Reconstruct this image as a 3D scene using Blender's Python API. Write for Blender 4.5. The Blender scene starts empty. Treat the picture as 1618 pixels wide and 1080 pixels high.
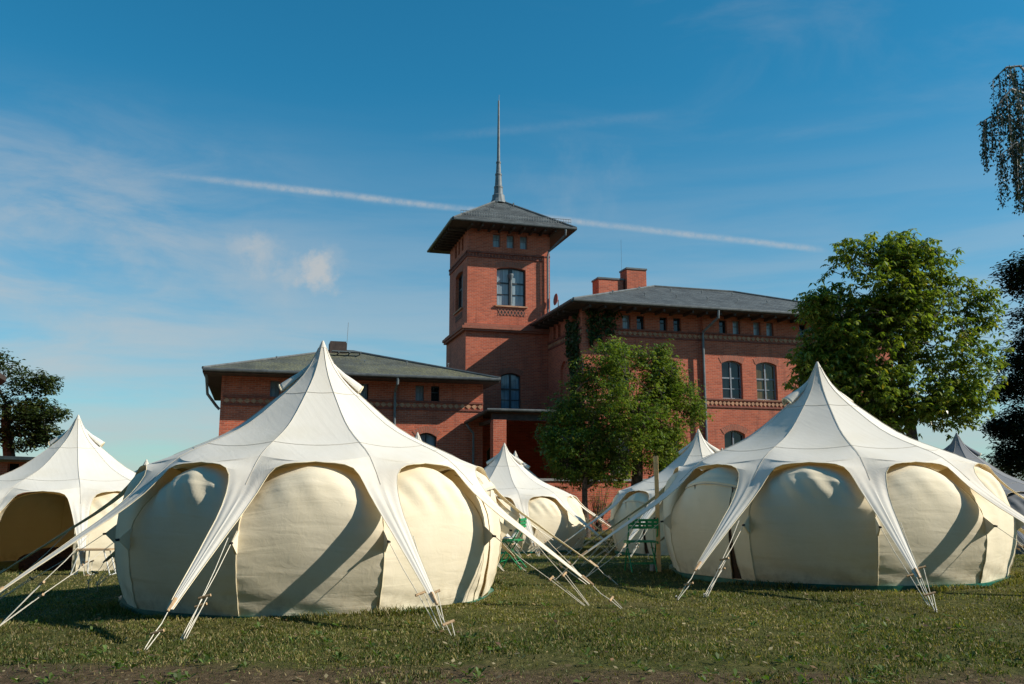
import bpy, bmesh, math, random
import numpy as np
from mathutils import Vector, Matrix
R = math.radians
scene = bpy.context.scene
col = scene.collection
random.seed(7)
rng = np.random.default_rng(11)

# ------------------------------------------------------------------ camera, sky, sun, exposure
CAMZ = 1.25
PITCH = math.atan(235 / 1396.0)
cam_d = bpy.data.cameras.new('camera')
cam = bpy.data.objects.new('camera', cam_d)
col.objects.link(cam)
cam.location = (0, 0, CAMZ)
cam.rotation_euler = (R(90) + PITCH, 0, 0)
cam_d.sensor_width = 36
cam_d.lens = 31.15
cam_d.clip_end = 5000
scene.camera = cam
scene.view_settings.view_transform = 'Standard'
scene.view_settings.look = 'None'
scene.view_settings.gamma = 1
scene.view_settings.exposure = 0.35
SUN_EL, SUN_AZ = 34.5, -8.0          # azimuth measured from +X towards +Y
sd = bpy.data.lights.new('sun', 'SUN')
sun = bpy.data.objects.new('sun', sd)
col.objects.link(sun)
sd.energy = 4.8
sd.angle = R(0.55)
sd.color = (1.0, 0.92, 0.80)
sdir = Vector((math.cos(R(SUN_EL)) * math.cos(R(SUN_AZ)), math.cos(R(SUN_EL)) * math.sin(R(SUN_AZ)), math.sin(R(SUN_EL))))
sun.rotation_euler = sdir.to_track_quat('Z', 'Y').to_euler()
sun.location = sdir * 60
scene.render.engine = 'CYCLES'
scene.cycles.max_bounces = 8
scene.cycles.transparent_max_bounces = 8


def cam_dir(px, py):
    dx, dy, f = px - 809.0, py - 540.0, 1400.0
    return Vector((dx, f * math.cos(PITCH) + dy * math.sin(PITCH), f * math.sin(PITCH) - dy * math.cos(PITCH))).normalized()


def at(px, py, Y):
    d = cam_dir(px, py)
    return Vector((0, 0, CAMZ)) + d * (Y / d.y)


# ------------------------------------------------------------------ node helpers
class NT:
    def __init__(self, tree):
        self.t = tree

    def n(self, kind, **kw):
        nd = self.t.nodes.new(kind)
        for k, v in kw.items():
            setattr(nd, k, v)
        return nd

    def val(self, sock, v):
        if isinstance(v, bpy.types.NodeSocket):
            self.t.links.new(v, sock)
        else:
            sock.default_value = v

    def math(self, op, a, b=0.0, c=0.0, clamp=False):
        nd = self.n('ShaderNodeMath', operation=op, use_clamp=clamp)
        self.val(nd.inputs[0], a); self.val(nd.inputs[1], b); self.val(nd.inputs[2], c)
        return nd.outputs[0]

    def vmath(self, op, a, b=(0, 0, 0)):
        nd = self.n('ShaderNodeVectorMath', operation=op)
        self.val(nd.inputs[0], a); self.val(nd.inputs[1], b)
        return nd.outputs['Value'] if op in ('DOT_PRODUCT', 'LENGTH', 'DISTANCE') else nd.outputs[0]

    def smooth(self, x, lo, hi, a=0.0, b=1.0):
        nd = self.n('ShaderNodeMapRange', interpolation_type='SMOOTHSTEP')
        self.val(nd.inputs[0], x)
        nd.inputs[1].default_value = lo; nd.inputs[2].default_value = hi
        nd.inputs[3].default_value = a; nd.inputs[4].default_value = b
        return nd.outputs[0]

    def noise(self, vec, scale, detail=4, rough=0.55, dist=0.0):
        nd = self.n('ShaderNodeTexNoise')
        if vec is not None:
            self.val(nd.inputs['Vector'], vec)
        nd.inputs['Scale'].default_value = scale
        nd.inputs['Detail'].default_value = detail
        nd.inputs['Roughness'].default_value = rough
        nd.inputs['Distortion'].default_value = dist
        return nd.outputs[0]

    def mapping(self, vec, scale=(1, 1, 1), rot=(0, 0, 0), loc=(0, 0, 0)):
        nd = self.n('ShaderNodeMapping')
        self.val(nd.inputs[0], vec)
        nd.inputs['Scale'].default_value = scale
        nd.inputs['Rotation'].default_value = rot
        nd.inputs['Location'].default_value = loc
        return nd.outputs[0]

    def mix(self, f, a, b, blend='MIX'):
        nd = self.n('ShaderNodeMix', data_type='RGBA', blend_type=blend)
        self.val(nd.inputs[0], f)
        for s, v in ((nd.inputs[6], a), (nd.inputs[7], b)):
            if isinstance(v, bpy.types.NodeSocket):
                self.t.links.new(v, s)
            else:
                s.default_value = (*v[:3], 1)
        return nd.outputs[2]

    def ramp(self, f, stops):
        nd = self.n('ShaderNodeValToRGB')
        self.val(nd.inputs[0], f)
        e = nd.color_ramp.elements
        while len(e) < len(stops):
            e.new(0.5)
        for i, (p, c) in enumerate(stops):
            e[i].position = p
            e[i].color = (*c[:3], 1)
        return nd.outputs[0]

    def bump(self, h, strength, dist, normal=None):
        nd = self.n('ShaderNodeBump')
        self.val(nd.inputs['Height'], h)
        nd.inputs['Strength'].default_value = strength
        nd.inputs['Distance'].default_value = dist
        if normal is not None:
            self.val(nd.inputs['Normal'], normal)
        return nd.outputs[0]


def material(name):
    m = bpy.data.materials.new(name)
    m.use_nodes = True
    nt = NT(m.node_tree)
    p = m.node_tree.nodes['Principled BSDF']
    return m, nt, p


# ------------------------------------------------------------------ world
world = bpy.data.worlds.new('World')
scene.world = world
world.use_nodes = True
wt = NT(world.node_tree)
bg = world.node_tree.nodes['Background']
sky = wt.n('ShaderNodeTexSky', sky_type='NISHITA')
sky.sun_disc = False
sky.sun_elevation = R(SUN_EL)
sky.sun_rotation = R(90 - SUN_AZ)
sky.altitude = 300
sky.air_density = 1.0
sky.dust_density = 0.3
sky.ozone_density = 2.2
D = wt.n('ShaderNodeTexCoord').outputs['Generated']
DN = wt.vmath('NORMALIZE', D)
hs = wt.n('ShaderNodeHueSaturation')
hs.inputs['Hue'].default_value = 0.478
hs.inputs['Saturation'].default_value = 1.32
hs.inputs['Value'].default_value = 1.0
world.node_tree.links.new(sky.outputs[0], hs.inputs['Color'])
gm = wt.n('ShaderNodeGamma'); gm.inputs[1].default_value = 0.95
wt.val(gm.inputs[0], wt.mix(1.0, hs.outputs[0], (0.2, 0.2, 0.2), 'MULTIPLY'))
skyc = wt.mix(1.0, gm.outputs[0], (3.0, 6.2, 6.9), 'MULTIPLY')


def streak(p0, p1, width, fade0, fade1, wob=0.004):
    a, b = cam_dir(*p0), cam_dir(*p1)
    n = a.cross(b).normalized()
    t = (b - a).normalized()
    nz = wt.noise(DN, 9.0, 5, 0.6)
    off = wt.math('MULTIPLY', wt.math('SUBTRACT', nz, 0.5), wob)
    d = wt.math('ABSOLUTE', wt.math('ADD', wt.vmath('DOT_PRODUCT', DN, tuple(n)), off))
    core = wt.smooth(d, 0.0, width, 1.0, 0.0)
    s = wt.vmath('DOT_PRODUCT', DN, tuple(t))
    s0, s1 = t.dot(a), t.dot(b)
    m0 = wt.smooth(s, s0 - fade0, s0 + fade0)
    m1 = wt.smooth(s, s1 - fade1, s1 + fade1 * 0.2, 1.0, 0.0)
    nn = wt.math('MULTIPLY', wt.smooth(wt.noise(DN, 22.0, 5, 0.65), 0.30, 0.66, 0.5, 1.0), wt.smooth(wt.noise(DN, 150.0, 4, 0.7), 0.30, 0.62, 0.55, 1.0))
    return wt.math('MULTIPLY', wt.math('MULTIPLY', core, nn), wt.math('MULTIPLY', m0, m1))


def puff(p, rx, scale, lo, hi):
    c = cam_dir(*p)
    dist = wt.vmath('DISTANCE', DN, tuple(c))
    nz = wt.noise(DN, scale, 6, 0.62)
    body = wt.math('SUBTRACT', nz, wt.math('MULTIPLY', wt.math('DIVIDE', dist, rx), 0.42))
    return wt.smooth(body, lo, hi)


parts = [
    (streak((330, 283), (1310, 396), 0.0054, 0.10, 0.02, 0.003), 0.58),
    (streak((330, 283), (720, 330), 0.0085, 0.10, 0.05), 0.16),
    (streak((690, 215), (1120, 176), 0.008, 0.05, 0.12, 0.012), 0.08),
    (streak((-60, 425), (150, 552), 0.020, 0.08, 0.03, 0.02), 0.16),
    (puff((386, 388), 0.018, 44, 0.04, 0.52), 0.30),
    (puff((412, 402), 0.027, 36, 0.04, 0.48), 0.5),
    (puff((460, 431), 0.020, 44, 0.06, 0.52), 0.34),
    (puff((503, 435), 0.024, 40, 0.02, 0.44), 0.8),
    (puff((532, 406), 0.026, 30, 0.14, 0.5), 0.20),
    (puff((440, 440), 0.10, 16, 0.15, 0.65), 0.14),
    (puff((900, 310), 0.12, 13, 0.22, 0.66), 0.14),
]
# thin high cirrus, long and slanted, and a flat veil low down
lin = wt.mapping(DN, (2.0, 2.2, 7.0), (0.0, 0.35, 0.0))
cir = wt.smooth(wt.noise(lin, 1.7, 7, 0.58, 0.6), 0.47, 0.78)
parts.append((wt.math('MULTIPLY', cir, wt.smooth(wt.vmath('DOT_PRODUCT', DN, tuple(cam_dir(1500, 90))), 0.86, 0.99)), 0.12))
sepz = wt.n('ShaderNodeSeparateXYZ')
world.node_tree.links.new(DN, sepz.inputs[0])
low = wt.smooth(sepz.outputs[2], 0.0, 0.30, 1.0, 0.0)
lin2 = wt.mapping(DN, (1.6, 1.6, 15.0))
veil = wt.math('MULTIPLY', wt.smooth(wt.noise(lin2, 2.1, 6, 0.55, 0.3), 0.30, 0.66, 0.50, 1.0), wt.smooth(sepz.outputs[2], 0.02, 0.44, 1.0, 0.0))
parts.append((veil, 0.68))
leftm = wt.smooth(sepz.outputs[0], -0.1, -0.45)
lin3 = wt.mapping(DN, (3.0, 3.0, 10.0), (0.0, -0.25, 0.0))
cir2 = wt.math('MULTIPLY', wt.smooth(wt.noise(lin3, 2.0, 7, 0.62, 0.4), 0.32, 0.72), leftm)
parts.append((wt.math('MULTIPLY', cir2, wt.smooth(sepz.outputs[2], 0.42, 0.26)), 0.5))
acc = None
for sock, k in parts:
    v = wt.math('MULTIPLY', sock, k)
    acc = v if acc is None else wt.math('SUBTRACT', wt.math('ADD', acc, v), wt.math('MULTIPLY', acc, v))
acc = wt.math('MINIMUM', acc, 0.9)
skyc = wt.mix(acc, skyc, (6.0, 6.1, 6.1))
world.node_tree.links.new(skyc, bg.inputs[0])
bg.inputs[1].default_value = 0.07


# ------------------------------------------------------------------ object helpers
def tag(o, label=None, cat=None, group=None, kind=None):
    if label: o['label'] = label
    if cat: o['category'] = cat
    if group: o['group'] = group
    if kind: o['kind'] = kind
    return o


def empty(name, loc, rz=0.0, scale=None):
    o = bpy.data.objects.new(name, None)
    o.empty_display_size = 0.3
    col.objects.link(o)
    o.location = loc
    o.rotation_euler = (0, 0, rz)
    if scale: o.scale = scale
    return o


def copy_tree(o, parent=None, skip=(), depth=0):
    c = o.copy()
    col.objects.link(c)
    c.parent = parent
    for ch in [x for x in o.children]:
        if ch.name.split('.')[0] in skip:
            continue
        copy_tree(ch, c, skip, depth + 1)
    return c


class MB:
    """collects quads and polygons, writes one mesh object with a metric uv map"""

    def __init__(self):
        self.v = []; self.f = []; self.m = []; self.uv = []

    def face(self, pts, mi=0, uv=None):
        b = len(self.v)
        self.v += [tuple(p) for p in pts]
        self.f.append(tuple(range(b, b + len(pts))))
        self.m.append(mi)
        if uv is None:
            P = [Vector(p) for p in pts]
            n = Vector((0, 0, 0))
            for i in range(len(P)):
                a, c = P[i], P[(i + 1) % len(P)]
                n += Vector(((a.y - c.y) * (a.z + c.z), (a.z - c.z) * (a.x + c.x), (a.x - c.x) * (a.y + c.y)))
            if n.length < 1e-12: n = Vector((0, 0, 1))
            n.normalize()
            if abs(n.z) > 0.985:
                uv = [(p.x, p.y) for p in P]
            else:
                t = Vector((0, 0, 1)).cross(n).normalized()
                w = n.cross(t)
                uv = [(p.dot(t), p.dot(w)) for p in P]
        self.uv += uv

    def box(self, x0, x1, y0, y1, z0, z1, mi=0):
        a = [(x0, y0, z0), (x1, y0, z0), (x1, y1, z0), (x0, y1, z0), (x0, y0, z1), (x1, y0, z1), (x1, y1, z1), (x0, y1, z1)]
        for q in ((0, 3, 2, 1), (4, 5, 6, 7), (0, 1, 5, 4), (1, 2, 6, 5), (2, 3, 7, 6), (3, 0, 4, 7)):
            self.face([a[i] for i in q], mi)

    def obox(self, c, ax, ay, az, mi=0):
        """box with centre and three half-axis vectors"""
        c = Vector(c); ax = Vector(ax); ay = Vector(ay); az = Vector(az)
        a = [c + ax * i + ay * j + az * k for k in (-1, 1) for (i, j) in ((-1, -1), (1, -1), (1, 1), (-1, 1))]
        for q in ((0, 3, 2, 1), (4, 5, 6, 7), (0, 1, 5, 4), (1, 2, 6, 5), (2, 3, 7, 6), (3, 0, 4, 7)):
            self.face([a[i] for i in q], mi)

    def tube(self, pts, rad, n=6, mi=0, caps=True):
        P = [Vector(p) for p in pts]
        rads = rad if isinstance(rad, (list, tuple)) else [rad] * len(P)
        rings = []
        up = Vector((0.13, 0.29, 1)).normalized()
        for i, p in enumerate(P):
            d = (P[min(i + 1, len(P) - 1)] - P[max(i - 1, 0)])
            if d.length < 1e-9: d = Vector((0, 0, 1))
            d.normalize()
            s = d.cross(up)
            if s.length < 0.05: s = d.cross(Vector((1, 0, 0)))
            s.normalize(); w = d.cross(s).normalized()
            rings.append([p + (s * math.cos(2 * math.pi * k / n) + w * math.sin(2 * math.pi * k / n)) * rads[i] for k in range(n)])
        for i in range(len(P) - 1):
            for k in range(n):
                k2 = (k + 1) % n
                self.face([rings[i][k], rings[i][k2], rings[i + 1][k2], rings[i + 1][k]], mi,
                          [(k / n, i), ((k + 1) / n, i), ((k + 1) / n, i + 1), (k / n, i + 1)])
        if caps:
            self.face(rings[0][::-1], mi); self.face(rings[-1], mi)

    def lathe(self, prof, n=16, c=(0, 0), mi=0):
        for i in range(len(prof) - 1):
            (r0, z0), (r1, z1) = prof[i], prof[i + 1]
            for k in range(n):
                a, b = 2 * math.pi * k / n, 2 * math.pi * (k + 1) / n
                self.face([(c[0] + r0 * math.cos(a), c[1] + r0 * math.sin(a), z0), (c[0] + r0 * math.cos(b), c[1] + r0 * math.sin(b), z0),
                           (c[0] + r1 * math.cos(b), c[1] + r1 * math.sin(b), z1), (c[0] + r1 * math.cos(a), c[1] + r1 * math.sin(a), z1)], mi)

    def build(self, name, mats, parent=None, smooth=False, merge=0.0):
        me = bpy.data.meshes.new(name)
        me.from_pydata(self.v, [], self.f)
        uvl = me.uv_layers.new(name='UVMap')
        uvl.data.foreach_set('uv', np.array(self.uv, dtype=np.float32).ravel())
        if not isinstance(mats, (list, tuple)): mats = [mats]
        for m in mats: me.materials.append(m)
        me.polygons.foreach_set('material_index', np.array(self.m, dtype=np.int32))
        if merge > 0:
            bm = bmesh.new(); bm.from_mesh(me)
            bmesh.ops.remove_doubles(bm, verts=bm.verts, dist=merge)
            bmesh.ops.recalc_face_normals(bm, faces=bm.faces)
            bm.to_mesh(me); bm.free()
        if smooth:
            me.polygons.foreach_set('use_smooth', [True] * len(me.polygons))
        me.update()
        o = bpy.data.objects.new(name, me)
        col.objects.link(o)
        if parent is not None: o.parent = parent
        return o


def fast_mesh(name, verts, faces, mat, parent=None, colors=None, smooth=False):
    """numpy mesh: faces is an (n,k) array of equal sized faces; colors per face written as corner colour"""
    me = bpy.data.meshes.new(name)
    nf, k = faces.shape
    me.vertices.add(len(verts)); me.vertices.foreach_set('co', verts.astype(np.float32).ravel())
    me.loops.add(nf * k); me.loops.foreach_set('vertex_index', faces.astype(np.int32).ravel())
    me.polygons.add(nf)
    me.polygons.foreach_set('loop_start', np.arange(0, nf * k, k, dtype=np.int32))
    me.polygons.foreach_set('loop_total', np.full(nf, k, dtype=np.int32))
    me.update(calc_edges=True)
    if colors is not None:
        ca = me.color_attributes.new('Tint', 'FLOAT_COLOR', 'CORNER')
        c4 = np.ones((nf, 4), dtype=np.float32); c4[:, :3] = colors
        ca.data.foreach_set('color', np.repeat(c4, k, axis=0).ravel())
    if smooth: me.polygons.foreach_set('use_smooth', np.ones(nf, dtype=bool))
    me.materials.append(mat)
    me.validate()
    o = bpy.data.objects.new(name, me)
    col.objects.link(o)
    if parent is not None: o.parent = parent
    return o


def sstep(t):
    t = max(0.0, min(1.0, t))
    return t * t * (3 - 2 * t)


def gz(x, y):
    return 0.008 * max(-8, min(8, x)) - 0.12 * sstep((-3 - x) / 4) - 0.36 * sstep((y - 15) / 9)


# ------------------------------------------------------------------ materials
def m_plain(name, c, rough=0.6, metal=0.0, var=0.15, scale=6.0, bump=0.0):
    m, nt, p = material(name)
    oc = nt.n('ShaderNodeTexCoord').outputs['Object']
    nz = nt.noise(oc, scale, 5, 0.6)
    cc = nt.mix(nt.smooth(nz, 0.3, 0.7), tuple(x * (1 - var) for x in c), tuple(min(1, x * (1 + var)) for x in c))
    nt.val(p.inputs['Base Color'], cc)
    p.inputs['Roughness'].default_value = rough
    p.inputs['Metallic'].default_value = metal
    if bump:
        nt.val(p.inputs['Normal'], nt.bump(nt.noise(oc, scale * 4, 4), bump, 0.02))
    return m


def m_brick(name, c1, c2, mortar, dirt=0.5):
    m, nt, p = material(name)
    tc = nt.n('ShaderNodeTexCoord')
    uv = tc.outputs['UV']
    br = nt.n('ShaderNodeTexBrick')
    nt.val(br.inputs['Vector'], uv)
    br.offset = 0.5
    br.inputs['Scale'].default_value = 1.0
    br.inputs['Brick Width'].default_value = 0.25
    br.inputs['Row Height'].default_value = 0.077
    br.inputs['Mortar Size'].default_value = 0.011
    br.inputs['Mortar Smooth'].default_value = 0.3
    br.inputs['Bias'].default_value = -0.1
    br.inputs['Color1'].default_value = (*c1, 1)
    br.inputs['Color2'].default_value = (*c2, 1)
    br.inputs['Mortar'].default_value = (*mortar, 1)
    # each brick a tone of its own
    wn = nt.n('ShaderNodeTexWhiteNoise', noise_dimensions='2D')
    sx = nt.vmath('FLOOR', nt.mapping(uv, (4.0, 12.987, 1)))
    nt.val(wn.inputs['Vector'], sx)
    tone = nt.smooth(wn.outputs[0], 0.0, 1.0, 0.97, 1.03)
    tn = nt.n('ShaderNodeCombineXYZ')
    for i in range(3): nt.val(tn.inputs[i], tone)
    c = nt.mix(1.0, br.outputs['Color'], tn.outputs[0], 'MULTIPLY')
    big = nt.noise(tc.outputs['Object'], 0.55, 6, 0.62)
    c = nt.mix(nt.smooth(big, 0.40, 0.75, 0.0, dirt), c, tuple(x * 0.52 for x in c1))
    sm = nt.noise(nt.mapping(tc.outputs['Object'], (1, 1, 0.6)), 1.2, 5, 0.6)
    c = nt.mix(nt.smooth(sm, 0.52, 0.75, 0.0, 0.14), c, (0.50, 0.25, 0.17))
    st = nt.noise(nt.mapping(tc.outputs['Object'], (1.6, 1.6, 0.16)), 1.5, 6, 0.65)
    c = nt.mix(nt.smooth(st, 0.52, 0.72, 0.0, 0.50), c, (0.13, 0.045, 0.03))
    ef = nt.noise(nt.mapping(tc.outputs['Object'], (1.1, 1.1, 0.9)), 3.1, 6, 0.7)
    c = nt.mix(nt.smooth(ef, 0.60, 0.76, 0.0, 0.30), c, (0.52, 0.30, 0.21))
    nt.val(p.inputs['Base Color'], c)
    p.inputs['Roughness'].default_value = 0.88
    h = nt.math('ADD', br.outputs['Fac'], nt.math('MULTIPLY', nt.noise(uv, 40, 3), -0.5))
    nt.val(p.inputs['Normal'], nt.bump(nt.math('MULTIPLY', h, -1), 0.5, 0.012))
    return m


def m_slate(name, base, moss=0.0):
    m, nt, p = material(name)
    tc = nt.n('ShaderNodeTexCoord')
    br = nt.n('ShaderNodeTexBrick')
    nt.val(br.inputs['Vector'], tc.outputs['UV'])
    br.inputs['Scale'].default_value = 1.0
    br.inputs['Brick Width'].default_value = 0.26
    br.inputs['Row Height'].default_value = 0.17
    br.inputs['Mortar Size'].default_value = 0.012
    br.inputs['Bias'].default_value = 0.0
    br.inputs['Color1'].default_value = (*base, 1)
    br.inputs['Color2'].default_value = (*[x * 1.45 for x in base], 1)
    br.inputs['Mortar'].default_value = (*[x * 0.35 for x in base], 1)
    nz = nt.noise(tc.outputs['Object'], 1.3, 7, 0.7)
    c = nt.mix(nt.smooth(nz, 0.40, 0.65), br.outputs['Color'], tuple(x * 0.5 for x in base))
    sp = nt.noise(nt.mapping(tc.outputs['UV'], (1, 2.2, 1)), 9.0, 6, 0.75)
    bigm = nt.smooth(nt.noise(tc.outputs['Object'], 0.45, 3), 0.35, 0.62)
    mm = nt.math('MULTIPLY', nt.smooth(sp, 0.47, 0.56), nt.math('ADD', nt.math('MULTIPLY', bigm, 0.7), 0.3))
    c = nt.mix(nt.math('MULTIPLY', mm, moss), c, (0.26, 0.25, 0.10))
    nt.val(p.inputs['Base Color'], c)
    p.inputs['Roughness'].default_value = 0.72
    nt.val(p.inputs['Normal'], nt.bump(nt.math('ADD', nt.math('MULTIPLY', br.outputs['Fac'], -1), nt.math('MULTIPLY', sp, 0.6)), 0.6, 0.02))
    return m


def m_canvas(name, c, trans, tw, wrinkle=1.0):
    m, nt, p = material(name)
    tc = nt.n('ShaderNodeTexCoord')
    uv, oc = tc.outputs['UV'], tc.outputs['Object']
    st = nt.noise(nt.mapping(oc, (1, 1, 0.45)), 1.6, 5, 0.6)
    cc = nt.mix(nt.smooth(st, 0.35, 0.75), c, tuple(a * b for a, b in zip(c, (0.93, 0.915, 0.87))))
    spots = nt.smooth(nt.noise(oc, 11, 5, 0.7), 0.66, 0.78, 0, 0.10)
    cc = nt.mix(spots, cc, tuple(x * 0.6 for x in c))
    sz_ = nt.n('ShaderNodeSeparateXYZ'); nt.val(sz_.inputs[0], oc)
    splash = nt.math('MULTIPLY', nt.smooth(sz_.outputs[2], 0.06, 0.42, 1.0, 0.0), nt.smooth(nt.noise(oc, 6.0, 6, 0.7), 0.38, 0.70))
    cc = nt.mix(nt.math('MULTIPLY', splash, 0.45), cc, (0.30, 0.24, 0.15))
    nt.val(p.inputs['Base Color'], cc)
    p.inputs['Roughness'].default_value = 0.85
    p.inputs['Specular IOR Level'].default_value = 0.25
    hn = nt.noise(nt.mapping(uv, (0.8, 4.5, 1)), 1.3, 3, 0.45, 0.6)
    hn = nt.math('ABSOLUTE', nt.math('SUBTRACT', hn, 0.5))
    fine = nt.noise(nt.mapping(uv, (3, 3, 1)), 3.0, 5, 0.55, 1.2)
    h = nt.math('ADD', nt.math('MULTIPLY', hn, 1.1 * wrinkle), nt.math('MULTIPLY', fine, 0.35))
    nrm = nt.bump(h, 0.20 * max(0.25, wrinkle), 0.035)
    weave = nt.noise(oc, 160, 2, 0.5)
    nrm = nt.bump(weave, 0.06, 0.003, nrm)
    nt.val(p.inputs['Normal'], nrm)
    tr = nt.n('ShaderNodeBsdfTranslucent')
    tr.inputs[0].default_value = (*trans, 1)
    nt.val(tr.inputs['Normal'], nrm)
    mx = nt.n('ShaderNodeMixShader')
    mx.inputs[0].default_value = tw
    m.node_tree.links.new(p.outputs[0], mx.inputs[1])
    m.node_tree.links.new(tr.outputs[0], mx.inputs[2])
    m.node_tree.links.new(mx.outputs[0], m.node_tree.nodes['Material Output'].inputs[0])
    return m


def m_leaf(name, c, trans=0.35, rough=0.45):
    m, nt, p = material(name)
    at_ = nt.n('ShaderNodeAttribute', attribute_name='Tint')
    cc = nt.mix(1.0, at_.outputs['Color'], c, 'MULTIPLY')
    nt.val(p.inputs['Base Color'], cc)
    p.inputs['Roughness'].default_value = rough
    p.inputs['Specular IOR Level'].default_value = 0.4
    tr = nt.n('ShaderNodeBsdfTranslucent')
    nt.val(tr.inputs[0], nt.mix(1.0, cc, (1.3, 1.5, 0.45), 'MULTIPLY'))
    mx = nt.n('ShaderNodeMixShader')
    mx.inputs[0].default_value = trans
    m.node_tree.links.new(p.outputs[0], mx.inputs[1])
    m.node_tree.links.new(tr.outputs[0], mx.inputs[2])
    m.node_tree.links.new(mx.outputs[0], m.node_tree.nodes['Material Output'].inputs[0])
    return m


def m_glass(name, tint, rough=0.03):
    m, nt, p = material(name)
    oc = nt.n('ShaderNodeTexCoord').outputs['Object']
    nz = nt.noise(nt.mapping(oc, (7, 7, 0.4)), 2.0, 4, 0.6)
    nt.val(p.inputs['Base Color'], nt.mix(nt.smooth(nz, 0.35, 0.7), tint, tuple(x * 0.55 for x in tint)))
    p.inputs['Roughness'].default_value = rough
    p.inputs['IOR'].default_value = 1.5
    p.inputs['Specular IOR Level'].default_value = 0.5
    nt.val(p.inputs['Normal'], nt.bump(nt.noise(oc, 1.6, 2), 0.12, 0.05))
    return m


M = {}
M['brick'] = m_brick('red brick', (0.55, 0.122, 0.056), (0.34, 0.068, 0.034), (0.46, 0.22, 0.15), 0.35)
M['brick_arch'] = m_brick('arch brick', (0.40, 0.115, 0.066), (0.32, 0.088, 0.05), (0.25, 0.15, 0.11), 0.3)
M['terracotta'] = m_plain('terracotta tile', (0.40, 0.21, 0.12), 0.8, 0, 0.3, 3)
M['darkbrick'] = m_plain('dark moulded brick', (0.20, 0.06, 0.04), 0.85, 0, 0.25, 5)
M['slate'] = m_slate('grey slate', (0.065, 0.075, 0.075))
M['slate_moss'] = m_slate('mossy slate', (0.060, 0.066, 0.062), 0.7)
M['zinc'] = m_plain('weathered zinc', (0.13, 0.155, 0.165), 0.6, 0.0, 0.25, 4)
M['gutter'] = m_plain('dark gutter', (0.10, 0.11, 0.11), 0.5, 0.3, 0.25, 4)
M['soffit'] = m_plain('dark stained timber', (0.055, 0.036, 0.028), 0.8, 0, 0.3, 5)
M['frame'] = m_plain('dark window frame', (0.03, 0.035, 0.04), 0.5, 0, 0.2, 5)
M['frame_grey'] = m_plain('grey window frame', (0.20, 0.23, 0.26), 0.5, 0, 0.15, 5)
M['glass'] = m_glass('window glass', (0.012, 0.016, 0.02))
M['glass_sky'] = m_glass('pale curtain and painted sky glass', (0.30, 0.38, 0.42))  # pale curtain tone; also paints sky reflection into the left wing panes
M['glass_curtain'] = m_glass('brown curtain behind glass', (0.13, 0.09, 0.035))
M['canopy'] = m_canvas('canopy canvas', (0.74, 0.71, 0.63), (0.80, 0.46, 0.12), 0.10, 0.75)
M['wall'] = m_canvas('wall canvas', (0.82, 0.735, 0.555), (0.90, 0.55, 0.20), 0.06, 1.1)
M['grey_canopy'] = m_canvas('grey canvas', (0.20, 0.21, 0.23), (0.1, 0.1, 0.11), 0.05, 0.4)
M['seam'] = m_plain('seam thread', (0.50, 0.46, 0.38), 0.9)
M['binding'] = m_plain('cream binding', (0.72, 0.62, 0.42), 0.9)
M['green_pvc'] = m_plain('green groundsheet', (0.005, 0.12, 0.085), 0.4, 0, 0.25, 5)
M['rope'] = m_plain('cotton rope', (0.72, 0.67, 0.55), 0.9, 0, 0.12, 60)
M['toggle'] = m_plain('wooden toggle', (0.45, 0.30, 0.16), 0.6, 0, 0.25, 30)
M['steel'] = m_plain('peg steel', (0.25, 0.25, 0.25), 0.45, 0.8, 0.2, 30)
M['black'] = m_plain('black webbing and hole shade', (0.015, 0.015, 0.015), 0.7)
M['greenpaint'] = m_plain('green painted metal', (0.012, 0.26, 0.085), 0.4, 0, 0.25, 14)
M['whitepaint'] = m_plain('white painted metal', (0.7, 0.7, 0.66), 0.4, 0, 0.1, 14)
M['pine'] = m_plain('raw pine', (0.68, 0.44, 0.20), 0.7, 0, 0.15, 12)
M['bark'] = m_plain('bark', (0.075, 0.055, 0.04), 0.9, 0, 0.5, 9, 0.6)
M['birchbark'] = m_plain('birch bark', (0.35, 0.33, 0.30), 0.8, 0, 0.6, 5, 0.4)
M['cloth'] = m_plain('white cotton towel', (0.72, 0.73, 0.75), 0.9, 0, 0.1, 5)
M['brownfur'] = m_plain('dark brown blanket', (0.035, 0.014, 0.010), 0.95, 0, 0.5, 9, 0.6)
M['stone'] = m_plain('grey stone', (0.28, 0.28, 0.27), 0.9, 0, 0.3, 22, 0.4)
M['reddish'] = m_plain('red dish', (0.38, 0.10, 0.08), 0.5)
M['leaf_a'] = m_leaf('chestnut leaf', (0.150, 0.205, 0.036), 0.38, 0.28)
M['leaf_b'] = m_leaf('small leaf', (0.130, 0.190, 0.034), 0.32, 0.30)
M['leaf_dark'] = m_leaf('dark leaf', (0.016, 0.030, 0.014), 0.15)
M['leaf_far'] = m_leaf('far leaf', (0.045, 0.07, 0.022), 0.25)
M['grass'] = m_leaf('grass blade', (1, 1, 1), 0.28, 0.6)
M['ivy'] = m_leaf('ivy leaf', (0.045, 0.07, 0.02), 0.2)

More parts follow.
